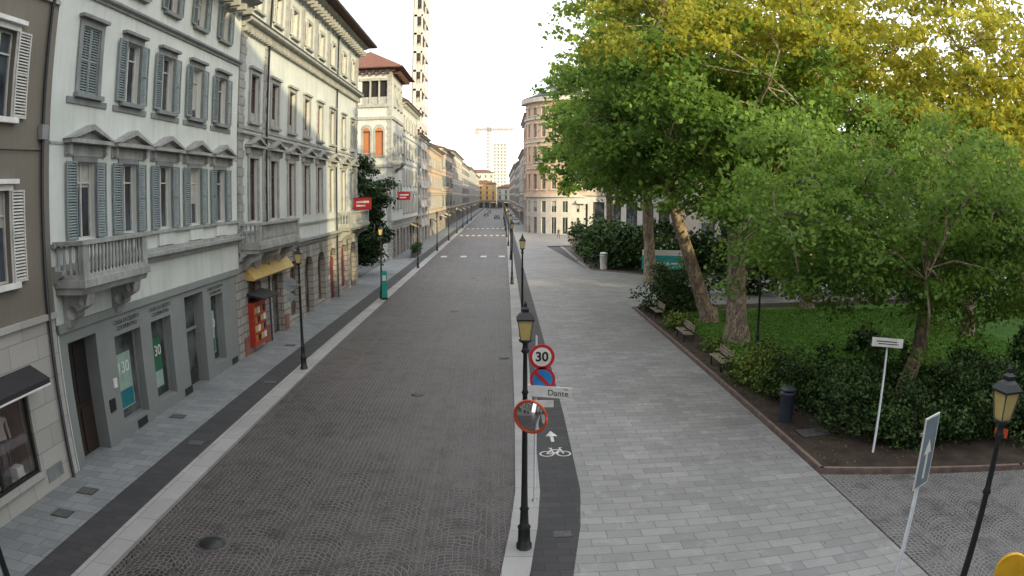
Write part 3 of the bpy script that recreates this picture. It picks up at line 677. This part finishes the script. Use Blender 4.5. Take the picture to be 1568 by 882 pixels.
# ================================================================ VEGETATION
rng=np.random.default_rng(5)
LG=leafmat('green_plane_leaves',(.035,.095,.02),(.21,.34,.065),.40,(.36,.52,.09))
LM2=leafmat('lime_plane_leaves',(.045,.11,.02),(.29,.39,.065),.43,(.52,.60,.09))
LY=leafmat('sunlit_plane_leaves',(.06,.13,.02),(.42,.44,.06),.46,(.85,.70,.09))  # gold leaf colour stands in for low sun on the treetops
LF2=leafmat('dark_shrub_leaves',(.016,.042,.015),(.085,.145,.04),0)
LF3=leafmat('pale_shrub_leaves',(.04,.09,.018),(.20,.26,.05),.0)  # lighter yellow-green leaf colour
LFG=leafmat('grass_blades',(.06,.15,.018),(.15,.30,.045),0)
def barkmat():
    m,nt,b=newmat('plane_bark'); co=objco(nt)
    mp=N(nt,'ShaderNodeMapping'); mp.inputs['Scale'].default_value=(1,1,.45); L(nt,co,mp.inputs[0])
    c=mixc(nt,ramp(nt,noise(nt,mp.outputs[0],4.5,4,.6),.42,.6),(.15,.11,.08),(.32,.26,.19))
    c=mixc(nt,ramp(nt,noise(nt,mp.outputs[0],11,3),.55,.62),c,(.08,.06,.05))
    L(nt,c,b.inputs['Base Color']); b.inputs['Roughness'].default_value=.9; bump(nt,b,noise(nt,mp.outputs[0],14,3),.04,.8); return m
M_bark=barkmat()
def leaves(name,cen,crad,nper,size,m,parent=None,flat=.6,zs=.55,tintbase=None):
    n=len(cen); c=np.repeat(cen,nper,0); r=np.repeat(crad,nper)
    off=rng.normal(0,.5,(n*nper,3))*r[:,None]; off[:,2]*=zs; off[:,2]-=np.abs(off[:,0]*off[:,1])*.1
    p=c+off; T=n*nper
    nn=rng.normal(0,1,(T,3)); nn[:,2]=np.abs(nn[:,2])+flat; nn/=np.linalg.norm(nn,axis=1)[:,None]
    a=rng.normal(0,1,(T,3)); a-=nn*(a*nn).sum(1)[:,None]; a/=np.linalg.norm(a,axis=1)[:,None]; c2=np.cross(nn,a)
    s=size*rng.uniform(.6,1.3,T)[:,None]
    v=np.empty((T,4,3)); v[:,0]=p-a*s*.5; v[:,1]=p+c2*s*.36+a*s*.1; v[:,2]=p+a*s*.55-nn*s*.12; v[:,3]=p-c2*s*.36+a*s*.1
    me=bpy.data.meshes.new(name); me.vertices.add(T*4); me.vertices.foreach_set('co',v.ravel().astype(np.float32))
    me.loops.add(T*4); me.loops.foreach_set('vertex_index',np.arange(T*4,dtype=np.int32))
    me.polygons.add(T); me.polygons.foreach_set('loop_start',np.arange(0,T*4,4,dtype=np.int32))
    try: me.polygons.foreach_set('loop_total',np.full(T,4,dtype=np.int32))
    except Exception: pass
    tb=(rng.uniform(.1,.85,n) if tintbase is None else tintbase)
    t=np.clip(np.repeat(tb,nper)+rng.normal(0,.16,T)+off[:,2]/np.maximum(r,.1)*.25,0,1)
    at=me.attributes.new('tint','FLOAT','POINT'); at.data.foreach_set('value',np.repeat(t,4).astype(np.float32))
    me.materials.append(m); me.update(calc_edges=True)
    o=bpy.data.objects.new(name,me); link(o,parent); return o
def clumps(blobs,n,inner=.4):
    w=np.array([bl[3]*bl[4]*bl[5] for bl in blobs])**.75; w/=w.sum(); idx=rng.choice(len(blobs),n,p=w); out=np.empty((n,3))
    for k,bl in enumerate(blobs):
        q=np.where(idx==k)[0]; d=rng.normal(0,1,(len(q),3)); d/=np.linalg.norm(d,axis=1)[:,None]
        ph=rng.uniform(0,6.28,4)
        lump=1+.15*np.sin(d[:,0]*4+ph[0]+d[:,2]*3)+.15*np.sin(d[:,1]*5+ph[1]-d[:,2]*4)+.1*np.sin(d[:,2]*7+ph[2]+d[:,0]*6)
        r=(inner+(1-inner)*rng.uniform(0,1,len(q))**.6)*lump
        out[q]=np.array(bl[:3])+d*r[:,None]*np.array(bl[3:6])
    return out
def tree(name,trunk,rad,blobs,ncl,nper,size,crad=(.7,1.3),leafm=None,limbs=7,twigs=70,flat=.3):
    e=empty(name); b=B(); b.tube(trunk,rad,M_bark,12)
    p0=Vector(trunk[0]); b.tube([p0-Vector((0,0,.1)),p0+Vector((0,0,.25)),p0+Vector((0,0,.9))],[rad[0]*1.45,rad[0]*1.2,rad[0]*1.0],M_bark,12)
    C=clumps(blobs,ncl); paths=[]
    for i in range(limbs):
        bl=blobs[i%len(blobs)]; a=2*math.pi*(i+R.random()*.6)/limbs
        tip=Vector((bl[0]+bl[3]*.55*math.cos(a),bl[1]+bl[4]*.55*math.sin(a),bl[2]+bl[5]*R.uniform(-.2,.55)))
        st=Vector(trunk[-1]).lerp(Vector(trunk[-2]),R.random()*.6); r0=rad[-1]*R.uniform(.5,.75)
        pts=[]
        for k in range(6):
            t=k/5; p=st.lerp(tip,t)+Vector((R.uniform(-.35,.35),R.uniform(-.35,.35),math.sin(t*math.pi)*.9+R.uniform(-.2,.2)))*(1 if 0<k<5 else 0); pts.append(p)
        b.tube(pts,[r0*(1-.8*k/5) for k in range(6)],M_bark,7); paths.append((pts,r0))
    allp=[(p,r0*(1-.8*k/5)) for pts,r0 in paths for k,p in enumerate(pts) if k>=2]
    for i in range(min(twigs,ncl)):
        c=Vector(C[i]); p,r=min(allp,key=lambda q:(q[0]-c).length)
        mid=p.lerp(c,.5)+Vector((R.uniform(-.4,.4),R.uniform(-.4,.4),R.uniform(0,.6)))
        b.tube([p,mid,c],[min(r*.6,.1),.05,.015],M_bark,5)
    b.obj('trunk_and_limbs',parent=e)
    cr=rng.uniform(crad[0],crad[1],ncl); leafm=leafm or LM2
    if isinstance(leafm,tuple): # sunlight painted into leaf colour: greener low down, yellower high up
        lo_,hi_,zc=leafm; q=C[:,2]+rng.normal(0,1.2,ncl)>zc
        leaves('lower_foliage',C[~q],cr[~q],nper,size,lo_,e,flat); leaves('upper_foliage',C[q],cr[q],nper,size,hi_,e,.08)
    else: leaves('foliage',C,cr,nper,size,leafm,e,flat)
    return e
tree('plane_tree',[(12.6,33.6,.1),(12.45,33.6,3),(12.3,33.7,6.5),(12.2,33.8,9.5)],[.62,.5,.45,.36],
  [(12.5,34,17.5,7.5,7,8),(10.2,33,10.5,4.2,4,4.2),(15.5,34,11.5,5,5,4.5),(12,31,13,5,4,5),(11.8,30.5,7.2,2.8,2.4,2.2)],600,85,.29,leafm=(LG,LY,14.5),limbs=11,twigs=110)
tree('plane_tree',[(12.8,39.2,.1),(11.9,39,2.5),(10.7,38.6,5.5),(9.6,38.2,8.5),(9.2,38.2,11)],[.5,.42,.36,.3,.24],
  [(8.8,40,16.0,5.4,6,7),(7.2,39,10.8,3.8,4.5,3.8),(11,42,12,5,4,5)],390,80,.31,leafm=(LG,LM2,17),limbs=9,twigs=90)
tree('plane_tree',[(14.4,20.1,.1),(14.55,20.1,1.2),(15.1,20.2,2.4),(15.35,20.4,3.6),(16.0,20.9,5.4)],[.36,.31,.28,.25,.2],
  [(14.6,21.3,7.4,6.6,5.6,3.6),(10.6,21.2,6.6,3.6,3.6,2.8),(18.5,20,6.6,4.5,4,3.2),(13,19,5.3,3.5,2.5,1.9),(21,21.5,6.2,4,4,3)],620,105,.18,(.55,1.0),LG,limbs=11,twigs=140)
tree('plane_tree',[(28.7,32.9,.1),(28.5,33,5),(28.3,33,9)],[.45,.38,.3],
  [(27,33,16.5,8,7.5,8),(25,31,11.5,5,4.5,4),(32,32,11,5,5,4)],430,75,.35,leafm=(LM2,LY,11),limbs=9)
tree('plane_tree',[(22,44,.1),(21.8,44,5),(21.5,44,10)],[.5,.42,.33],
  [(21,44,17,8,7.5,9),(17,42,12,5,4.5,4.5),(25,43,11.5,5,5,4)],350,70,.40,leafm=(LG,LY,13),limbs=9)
tree('plane_tree',[(13.3,58,.1),(13,58,5),(12.8,58,10)],[.55,.45,.35],
  [(12.2,58,17.5,6.6,7,8.5),(10,58,11.5,5,5,4.5)],310,70,.43,leafm=(LG,LM2,19),limbs=9)
tree('plane_tree',[(13.5,80,.1),(13.2,80,5),(13,80,10)],[.55,.45,.35],
  [(11.8,80,19,6.6,8,8.5),(10.5,79,12,5.4,5,4)],280,65,.5,leafm=(LG,LM2,22),limbs=8)
tree('plane_tree',[(26,66,.1),(26,66,6),(26,66,11)],[.5,.4,.3],[(26,66,12,8.5,8,7)],190,60,.6,leafm=LG,limbs=7,twigs=30)
tree('plane_tree',[(39,52,.1),(39,52,6),(39,52,11)],[.5,.4,.3],[(39,52,12,9,8,7.5)],210,60,.58,leafm=(LG,LY,12),limbs=7,twigs=40)
tree('plane_tree',[(40,33,.1),(40,33,5),(39.5,33,9)],[.45,.36,.28],[(39.5,33,12,7,7,6.5)],200,70,.48,leafm=(LG,LY,11),limbs=7,twigs=40)
tree('magnolia_tree',[(-14.0,64,.1),(-13.9,64,3),(-13.9,64,6)],[.25,.2,.15],[(-13.8,64,6.3,2.8,3,5.2),(-13.3,65,3.8,2.6,3,2.8)],240,80,.32,(.5,.9),leafmat('magnolia_leaves',(.012,.03,.01),(.05,.09,.03),0),6,40)
def shrub(name,blobs,ncl,nper,size,m,cr=(.3,.55)):
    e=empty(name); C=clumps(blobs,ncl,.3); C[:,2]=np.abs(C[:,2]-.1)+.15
    b=B()
    for bl in blobs:
        for k in range(5):
            a=R.random()*6.28; b.tube([(bl[0],bl[1],.1),(bl[0]+bl[3]*.4*math.cos(a),bl[1]+bl[4]*.4*math.sin(a),bl[2]+bl[5]*.3)],[.04,.015],M_bark,5)
    b.obj('stems',parent=e); leaves('foliage',C,rng.uniform(cr[0],cr[1],ncl),nper,size,m,e,.3,.8)
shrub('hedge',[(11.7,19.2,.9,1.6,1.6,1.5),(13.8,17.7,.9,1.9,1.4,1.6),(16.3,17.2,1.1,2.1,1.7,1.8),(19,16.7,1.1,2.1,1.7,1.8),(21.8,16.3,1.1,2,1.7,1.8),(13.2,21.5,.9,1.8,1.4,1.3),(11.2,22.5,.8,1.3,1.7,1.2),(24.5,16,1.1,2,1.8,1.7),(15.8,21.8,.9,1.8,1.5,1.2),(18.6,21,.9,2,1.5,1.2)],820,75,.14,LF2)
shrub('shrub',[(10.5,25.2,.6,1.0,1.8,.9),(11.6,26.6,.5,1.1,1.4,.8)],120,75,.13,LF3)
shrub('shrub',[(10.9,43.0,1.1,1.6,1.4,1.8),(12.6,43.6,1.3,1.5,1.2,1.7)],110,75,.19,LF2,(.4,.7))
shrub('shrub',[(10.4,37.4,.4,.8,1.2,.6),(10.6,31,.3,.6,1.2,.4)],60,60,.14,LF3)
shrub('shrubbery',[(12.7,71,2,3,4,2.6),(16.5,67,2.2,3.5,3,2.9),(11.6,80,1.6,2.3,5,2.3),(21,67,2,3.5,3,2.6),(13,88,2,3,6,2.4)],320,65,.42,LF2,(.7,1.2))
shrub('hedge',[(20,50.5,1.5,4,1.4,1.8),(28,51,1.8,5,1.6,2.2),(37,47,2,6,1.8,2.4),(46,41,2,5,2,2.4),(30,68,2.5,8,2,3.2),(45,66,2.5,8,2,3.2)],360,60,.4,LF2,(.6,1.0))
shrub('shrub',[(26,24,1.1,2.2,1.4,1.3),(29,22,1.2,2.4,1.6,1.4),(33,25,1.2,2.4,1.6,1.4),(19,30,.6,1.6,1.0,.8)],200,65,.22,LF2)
NG=20000
gx=rng.uniform(11.0,30,NG); gy=rng.uniform(22,43,NG); gc=np.stack([gx,gy,np.full(NG,.17)],1)
leaves('grass',gc,np.full(NG,.12),3,.1,LFG,None,0,.3)
MDL=leafmat('dry_leaves',(.12,.07,.03),(.25,.18,.08),0)
gc=np.stack([rng.uniform(9.2,13,500),rng.uniform(16.5,44,500),np.full(500,.15)],1); leaves('fallen_leaves',gc,np.full(500,.6),3,.07,MDL,None,4,.01)
gc=np.stack([rng.uniform(7.4,9.0,90)+rng.normal(0,.3,90),rng.uniform(12,44,90),np.full(90,.118)],1); leaves('fallen_leaves',gc,np.full(90,.5),2,.06,MDL,None,6,.004)
# ================================================================ STREET FURNITURE
M_amber=plain('lantern_glass',(.55,.44,.17),.25)
def lampmesh():
    b=B(); b.fr((0,0,0),(1,0,0),(0,-1,0))
    b.lathe(0,0,[(0,.17),(.12,.17),(.14,.14),(.5,.13),(.55,.15),(.6,.1),(.95,.085),(1.0,.105),(1.05,.075),(1.6,.065),(3.6,.05),(3.64,.075),(3.7,.05),(4.45,.042),(4.5,.09),(4.55,.06),(4.66,.05),(4.7,.12),(4.74,.14)],M_iron,12)
    b.lathe(0,0,[(4.745,.125),(5.14,.205)],M_amber,4,False,math.pi/4)
    for k in range(4):
        a=math.pi/4+k*math.pi/2; c,s=math.cos(a),math.sin(a)
        b.tube([(.13*c,.13*s,4.74),(.215*c,.215*s,5.15)],[.012,.012],M_iron,4)
    b.lathe(0,0,[(5.14,.25),(5.17,.25),(5.26,.16),(5.3,.09),(5.36,.1),(5.4,.04),(5.46,.045),(5.52,.005)],M_iron,4,False,math.pi/4)
    return b.mesh('street_lamp')
LM=lampmesh()
def lamp(x,y,z=.1,s=1):
    o=bpy.data.objects.new('street_lamp',LM); o.location=(x,y,z); o.scale=(s,s,s); link(o); return o
lamp(.5,13.0,s=.99); lamp(1.2,35.5); lamp(1.05,57)
for y in (79,101,123,145,167,190,215): lamp(1.3,y)
for y in (7.7,28.3,49,70.3,92.5,114,136,158,180,205): lamp(-8.75 if y<60 else -8.6,y)
lamp(6.85,6.75); lamp(12.4,30.1,.13,.95); lamp(24,20)
b=B(); b.fr((0,0,0),(1,0,0),(0,-1,0))
b.lathe(0,0,[(0,.07),(.05,.07),(.06,.032),(4.25,.032),(4.27,.01)],M_steel,12)
def disc(b,u,v,w,r,m,t=.012,n=32):
    b.prism([(u+r*math.cos(2*math.pi*k/n),v+r*math.sin(2*math.pi*k/n)) for k in range(n)],w,w+t,m)
disc(b,.13,3.77,.05,.3,M_redp); disc(b,.13,3.77,.063,.225,M_white,.004)
disc(b,.15,3.22,.05,.3,M_redp); disc(b,.15,3.22,.063,.235,M_blue,.004)
b.prism([(.15-.2,3.22+.14),(.15-.14,3.22+.2),(.15+.2,3.22-.14),(.15+.14,3.22-.2)],.068,.073,M_redp)
for v in (3.77,3.22): b.box(-.06,.2,v-.03,v+.03,-.035,.05,M_steel)
b.box(-.02,.42,2.53,2.70,.05,.07,M_white)
s=b.obj('traffic_sign',(.85,15.4,.1))
text("30",.31,M_black,(.13,-.07,3.765),(math.pi/2,0,0),s,'speed_limit_numeral',.003).data.offset=.008
b=B(); b.fr((0,0,0),(1,0,0),(0,-1,0)); b.box(-.5,.55,-.13,.14,0,.03,M_white)
sn=b.obj('street_name_sign',(1.15,15.3,3.02)); sn.rotation_euler=(0,.05,-.15)
text("Dante",.2,M_black,(.22,-.034,-.01),(math.pi/2,0,0),sn,'street_name',.002); text("VIA",.07,M_black,(.4,-.034,.095),(math.pi/2,0,0),sn,'street_prefix',.002)
b=B(); M_mir,nt_,bb=newmat('mirror_glass'); bb.inputs['Metallic'].default_value=1; bb.inputs['Roughness'].default_value=.03; bb.inputs['Base Color'].default_value=(.75,.77,.78,1)
M_orr=plain('orange_rim',(.6,.08,.03),.35)
vs=[];fs=[];nr=8;ns=36
for i in range(nr+1):
    r=.32*i/nr; d=.09*(1-(i/nr)**2)
    for j in range(ns): a=2*math.pi*j/ns; vs.append((r*math.cos(a),-d,r*math.sin(a)))
for i in range(nr):
    for j in range(ns): fs.append((i*ns+j,i*ns+(j+1)%ns,(i+1)*ns+(j+1)%ns,(i+1)*ns+j))
b.add(vs,fs,M_mir,True)
b.tube([(.34*math.cos(2*math.pi*j/36),0,.34*math.sin(2*math.pi*j/36)) for j in range(37)],[.028]*37,M_orr,8)
b.fr((0,0,0),(1,0,0),(0,-1,0)); disc(b,0,0,-.05,.33,M_iron,.04); b.box(-.12,0,-.03,.03,-.25,-.05,M_iron)
o=b.obj('traffic_mirror',(.60,12.72,3.28)); o.rotation_euler=(math.radians(4),0,math.radians(-25))
b=B(); b.fr((0,0,0),(1,0,0),(0,-1,0)); disc(b,0,0,-.08,.3,M_steel,.01); disc(b,0,0,-.095,.3,M_redp,.01); disc(b,0,-.55,-.08,.2,M_steel,.01); b.box(-.04,.5,-.02,.02,-.08,.0,M_steel); b.box(-.03,.03,-.8,.3,-.075,-.05,M_steel)
b.obj('traffic_sign',(-9.15,28.1,3.9))
b=B(); b.fr((0,0,0),(1,0,0),(0,-1,0)); M_bluegrey=plain('sign_back',(.2,.27,.32),.5,.4)
b.lathe(0,0,[(0,.05),(4.2,.03)],M_steel,10)
b.box(-.27,.27,3.0,4.25,.035,.06,M_white); b.box(-.24,.24,3.03,4.22,.06,.064,M_bluegrey)
b.prism([(-.04,3.15),(.04,3.15),(.04,3.6),(.14,3.6),(0,3.85),(-.14,3.6),(-.04,3.6)],.064,.068,M_white)
b.box(-.3,.3,3.95,4.0,.0,.03,M_steel); b.box(-.3,.3,3.2,3.25,.0,.03,M_steel)
b.obj('direction_sign',(6.88,8.58,.1),math.radians(-38.7+66))
b=B(); b.fr((0,0,0),(1,0,0),(0,-1,0)); b.lathe(0,0,[(0,.045),(3.5,.035)],M_steel,10); b.box(-.5,.5,3.35,3.62,.04,.07,M_white); b.box(-.36,.3,3.5,3.53,.07,.073,M_black); b.box(-.3,.36,3.43,3.455,.07,.073,M_black); b.box(-.1,.1,3.4,3.6,.0,.04,M_steel)
b.obj('street_name_sign',(11.45,17.0,.13),-.55)
def bin_(x,y,m,name='litter_bin',h=1.05,r=.25):
    b=B(); b.fr((0,0,0),(1,0,0),(0,-1,0)); b.lathe(0,0,[(0,r*.8),(.04,r*.85),(.08,r*.85),(h*.82,r),(h*.83,r*1.06),(h*.87,r*1.06)],m,20)
    b.lathe(0,0,[(h*.95,r*1.02),(h,r*.9),(h*1.04,r*.3)],m,20)
    for k in range(3):
        a=k*2.1; b.tube([(r*.9*math.cos(a),r*.9*math.sin(a),h*.85),(r*.9*math.cos(a),r*.9*math.sin(a),h*.97)],[.015,.015],M_iron,5)
    b.obj(name,(x,y,.13))
bin_(9.75,20.4,plain('bin_blue_grey',(.035,.045,.065),.5),h=1.25,r=.27); bin_(10.7,68.6,M_white,h=1.7,r=.42)
def bench(x,y,rz):
    b=B(); b.fr((0,0,0),(1,0,0),(0,-1,0))
    for i in range(4): b.box(-.95,.95,.43,.465,-.22+i*.125,-.12+i*.125,M_wood)
    for i in range(3): b.box(-.95,.95,.55+i*.13,.65+i*.13,-.27-i*.02,-.24-i*.02,M_wood)
    for u in (-.7,.7):
        b.box(u-.03,u+.03,0,.43,.18,.24,M_iron); b.box(u-.03,u+.03,0,.95,-.31,-.275,M_iron); b.box(u-.03,u+.03,.39,.428,-.275,.24,M_iron); b.box(u-.028,u+.028,.6,.64,-.27,.22,M_iron)
    b.obj('park_bench',(x,y,.13),rz)
bench(9.8,28.0,-math.pi/2); bench(9.8,34.2,-math.pi/2); bench(9.85,41,-math.pi/2)
b=B(); b.fr((0,0,0),(1,0,0),(0,-1,0)); b.box(-1.9,1.9,.9,2.2,0,.06,plain('teal_board',(.02,.32,.34),.5)); b.box(-1.9,1.9,2.2,2.7,0,.062,M_white); b.box(-1.0,1.4,1.4,1.55,.06,.064,M_white)
for u in (-1.7,1.7): b.box(u-.04,u+.04,0,2.9,-.08,0,M_steel)
b.obj('notice_board',(14.9,60.3,.1),-.2)
b=B(); b.fr((0,0,0),(1,0,0),(0,-1,0)); MT=plain('turquoise_panel',(.02,.3,.27),.4); b.box(-.2,.2,.15,2.0,-.06,.06,MT); b.box(-.22,.22,0,.15,-.12,.12,M_iron); b.box(-.14,.14,1.4,1.8,.06,.065,M_white); b.prism([(-.2,2.0),(.2,2.0),(.14,2.12),(-.14,2.12)],-.06,.06,MT)
b.obj('information_totem',(-8.45,48.6,.1))
b=B(); b.fr((0,0,0),(1,0,0),(0,-1,0)); MYB=plain('yellow_plastic',(.75,.42,.01),.4)
b.lathe(0,-.1,[(0,.05),(2.1,.04)],M_steel,10); b.box(-.3,.3,-.0,.06,-.3,.2,M_black)
b.prism([(-.32,.9),(.32,.9),(.32,1.85)]+[(.32*math.cos(t*math.pi/10),1.85+.32*math.sin(t*math.pi/10)) for t in range(1,10)]+[(-.32,1.85)],-.05,.03,MYB)
b.prism([(-.2,1.2),(.2,1.2),(.2,1.5),(0,1.7),(-.2,1.5)],.03,.034,M_black)
b.obj('warning_sign',(8.3,6.95,.12),-.6)
b=B(); b.fr((0,0,0),(1,0,0),(0,-1,0)); b.box(-.25,.25,.5,.8,0,.03,M_orr); b.box(-.02,.02,0,.5,0,.02,M_iron); b.obj('garden_notice',(15.9,15.6,.1),-.7)
for i,y in enumerate((83,85.2,87.4)):
    e=empty('planter'); b=B(); b.fr((-10.6,y,.1),(0,1,0),(1,0,0)); b.box(-.9,.9,0,.6,-.3,.3,M_mh2); b.box(-.93,.93,.6,.66,-.33,.33,M_iron); b.obj('planter_box',parent=e)
    C=np.stack([rng.uniform(-10.85,-10.35,14),rng.uniform(y-.8,y+.8,14),rng.uniform(.9,1.5,14)],1); leaves('foliage',C,np.full(14,.35),50,.16,LF2,e,.3,.8)
def carmesh(colm):
    b=B(); b.fr((0,0,0),(0,1,0),(1,0,0))
    body=[(-2.05,.35),(-2.1,.6),(-2.0,.85),(-1.2,.95),(1.6,.95),(2.0,.82),(2.1,.55),(2.05,.35)]
    b.prism(body,-.84,.84,colm)
    vs=[b.P(u,v,s*w) for s in (-1,1) for u,v,w in ((-1.15,.95,.8),(-.45,1.42,.62),(1.05,1.45,.62),(1.85,.95,.8))]
    b.add(vs,[(0,1,2,3),(4,5,6,7),(0,1,5,4),(2,3,7,6)],M_glass); b.add([b.P(u,v+.01,s*w) for s in (-1,1) for u,v,w in ((-.45,1.42,.62),(1.05,1.45,.62))],[(0,1,3,2)],colm)
    for s in (-1,1):
        for p,q in (((-1.15,.95,.81),(-.45,1.42,.63)),((-.45,1.42,.63),(1.05,1.45,.63)),((1.05,1.45,.63),(1.85,.95,.81)),((.3,.95,.81),(.3,1.44,.63))):
            b.tube([b.P(p[0],p[1],p[2]*s),b.P(q[0],q[1],q[2]*s)],[.035,.035],colm,5)
        for u in (-1.3,1.3):
            b.tube([b.P(u,.32,s*.68),b.P(u,.32,s*.87)],[.33,.33],M_black,18); b.tube([b.P(u,.32,s*.871),b.P(u,.32,s*.88)],[.2,.2],M_steel,12)
        b.box(-2.12,-2.05,.6,.75,s*.5-.2,s*.5+.2,M_white); b.box(2.06,2.12,.6,.78,s*.6-.15,s*.6+.15,M_redp)
    b.box(-2.13,-2.08,.42,.55,-.26,.26,M_white); b.box(2.09,2.13,.42,.55,-.26,.26,M_white)
    return b.mesh('parked_car')
cm1=carmesh(plain('black_car_paint',(.02,.02,.025),.25)); cm2=carmesh(plain('white_car_paint',(.6,.6,.6),.25)); cm3=carmesh(plain('grey_car_paint',(.15,.16,.18),.25))
for m_,x,y,rz in ((cm3,-4.6,300,0),(cm1,-5.0,255,0),(cm1,-.9,225,0),(cm2,4.3,180,0),(cm3,4.3,190,0),(cm2,4.3,230,0),(cm2,46,57,1.4),(cm3,51,58,1.5),(cm2,56,56,1.5)):
    o=bpy.data.objects.new('parked_car',m_); o.location=(x,y,.1 if x>4 else .004); o.rotation_euler=(0,0,rz); link(o)
def figure(name,loc,rz,cloth,legs,skin,scale=1.0,walk=.25):
    me=bpy.data.meshes.new(name); bm_v=[(0,0,.95),(0,0,1.15),(0,0,1.4),(0,0,1.5),(0,-.01,1.6),(0,-.01,1.72),
      (.1,0,.9),(.11,-walk*.5,.5),(.11,-walk+.05,.08),(.11,-walk-.08,.04),(-.1,0,.9),(-.11,walk*.3,.5),(-.11,walk+.08,.1),(-.11,walk-.03,.04),
      (.2,0,1.42),(.25,.05,1.15),(.24,-.06,.92),(.24,-.1,.83),(-.2,0,1.42),(-.25,-.05,1.15),(-.24,-.14,.94),(-.24,-.18,.85)]
    ed=[(0,1),(1,2),(2,3),(3,4),(4,5),(0,6),(6,7),(7,8),(8,9),(0,10),(10,11),(11,12),(12,13),(2,14),(14,15),(15,16),(16,17),(2,18),(18,19),(19,20),(20,21)]
    me.from_pydata(bm_v,ed,[]); o=bpy.data.objects.new(name,me); link(o); o.location=loc; o.rotation_euler=(0,0,rz); o.scale=(scale,)*3
    md=o.modifiers.new('skin','SKIN')
    rs=[.14,.12,.14,.055,.09,.085,.085,.06,.045,.035,.085,.06,.045,.035,.06,.045,.035,.03,.06,.045,.035,.03]
    if not me.skin_vertices:
        import bmesh
        bm=bmesh.new(); bm.from_mesh(me); bm.verts.layers.skin.verify(); bm.to_mesh(me); bm.free()
    for i,r in enumerate(rs): me.skin_vertices[0].data[i].radius=(r,r*.8)
    me.skin_vertices[0].data[0].use_root=True
    sd=o.modifiers.new('sub','SUBSURF'); sd.levels=1; sd.render_levels=2
    m,nt,bb=newmat(name+'_clothes'); co=objco(nt); sp=N(nt,'ShaderNodeSeparateXYZ'); L(nt,co,sp.inputs[0])
    c=mixc(nt,math_(nt,'GREATER_THAN',sp.outputs[2],.95),legs,cloth); c=mixc(nt,math_(nt,'GREATER_THAN',sp.outputs[2],1.5),c,skin); c=mixc(nt,math_(nt,'GREATER_THAN',sp.outputs[2],1.71),c,(.03,.02,.015))
    L(nt,c,bb.inputs['Base Color']); bb.inputs['Roughness'].default_value=.8; me.materials.append(m); return o
figure('pedestrian',(10.4,119,.12),.3,(.03,.035,.05),(.02,.02,.03),(.35,.2,.14))
figure('mannequin',(FX-.75,12.9,.75),1.2,(.6,.5,.45),(.1,.1,.12),(.6,.5,.42),1.15,.03)
figure('mannequin',(FX-.8,12.1,.75),1.5,(.2,.05,.06),(.03,.03,.03),(.6,.5,.42),1.1,.03)
# ================================================================ LIGHT, SKY, CAMERA
EL=math.radians(12); hx,hy=.6,-.8; s=Vector((hx*math.cos(EL),hy*math.cos(EL),math.sin(EL)))
sd=bpy.data.lights.new('sun','SUN'); sd.energy=5; sd.angle=math.radians(.5); sd.color=(1,.83,.48); so_=bpy.data.objects.new('sun',sd); so_.rotation_euler=s.to_track_quat('Z','Y').to_euler(); so_.location=(60,-40,60); link(so_)
w=bpy.data.worlds.new('World'); SC.world=w; w.use_nodes=True; nt=w.node_tree; bg=nt.nodes['Background']
sky=N(nt,'ShaderNodeTexSky'); sky.sky_type='NISHITA'; sky.sun_disc=False; sky.sun_elevation=EL; sky.sun_rotation=math.atan2(hx,hy); sky.dust_density=2.5; sky.air_density=1
L(nt,sky.outputs[0],bg.inputs[0]); bg.inputs[1].default_value=.13
bg2=N(nt,'ShaderNodeBackground'); bg2.inputs[0].default_value=(1,.985,.985,1); bg2.inputs[1].default_value=1.55
ad=N(nt,'ShaderNodeAddShader'); L(nt,bg.outputs[0],ad.inputs[0]); L(nt,bg2.outputs[0],ad.inputs[1]); L(nt,ad.outputs[0],nt.nodes['World Output'].inputs[0])
cam=bpy.data.cameras.new('camera'); co=bpy.data.objects.new('camera',cam); link(co); SC.camera=co
cam.clip_start=.1; cam.clip_end=4000; cam.lens=23.8; cam.sensor_width=36
cam.type='PANO'; cam.panorama_type='FISHEYE_EQUISOLID'; cam.fisheye_lens=FPX/1568*36; cam.fisheye_fov=math.radians(150)
p=2*math.asin(141/(2*FPX)); y=2*math.asin(19/(2*FPX))
co.location=(0,0,H); co.rotation_euler=(math.pi/2-p,0,-y)
SC.view_settings.view_transform='Standard'; SC.view_settings.look='None'; SC.view_settings.exposure=0
print('polys',sum(len(m.polygons) for m in bpy.data.meshes))
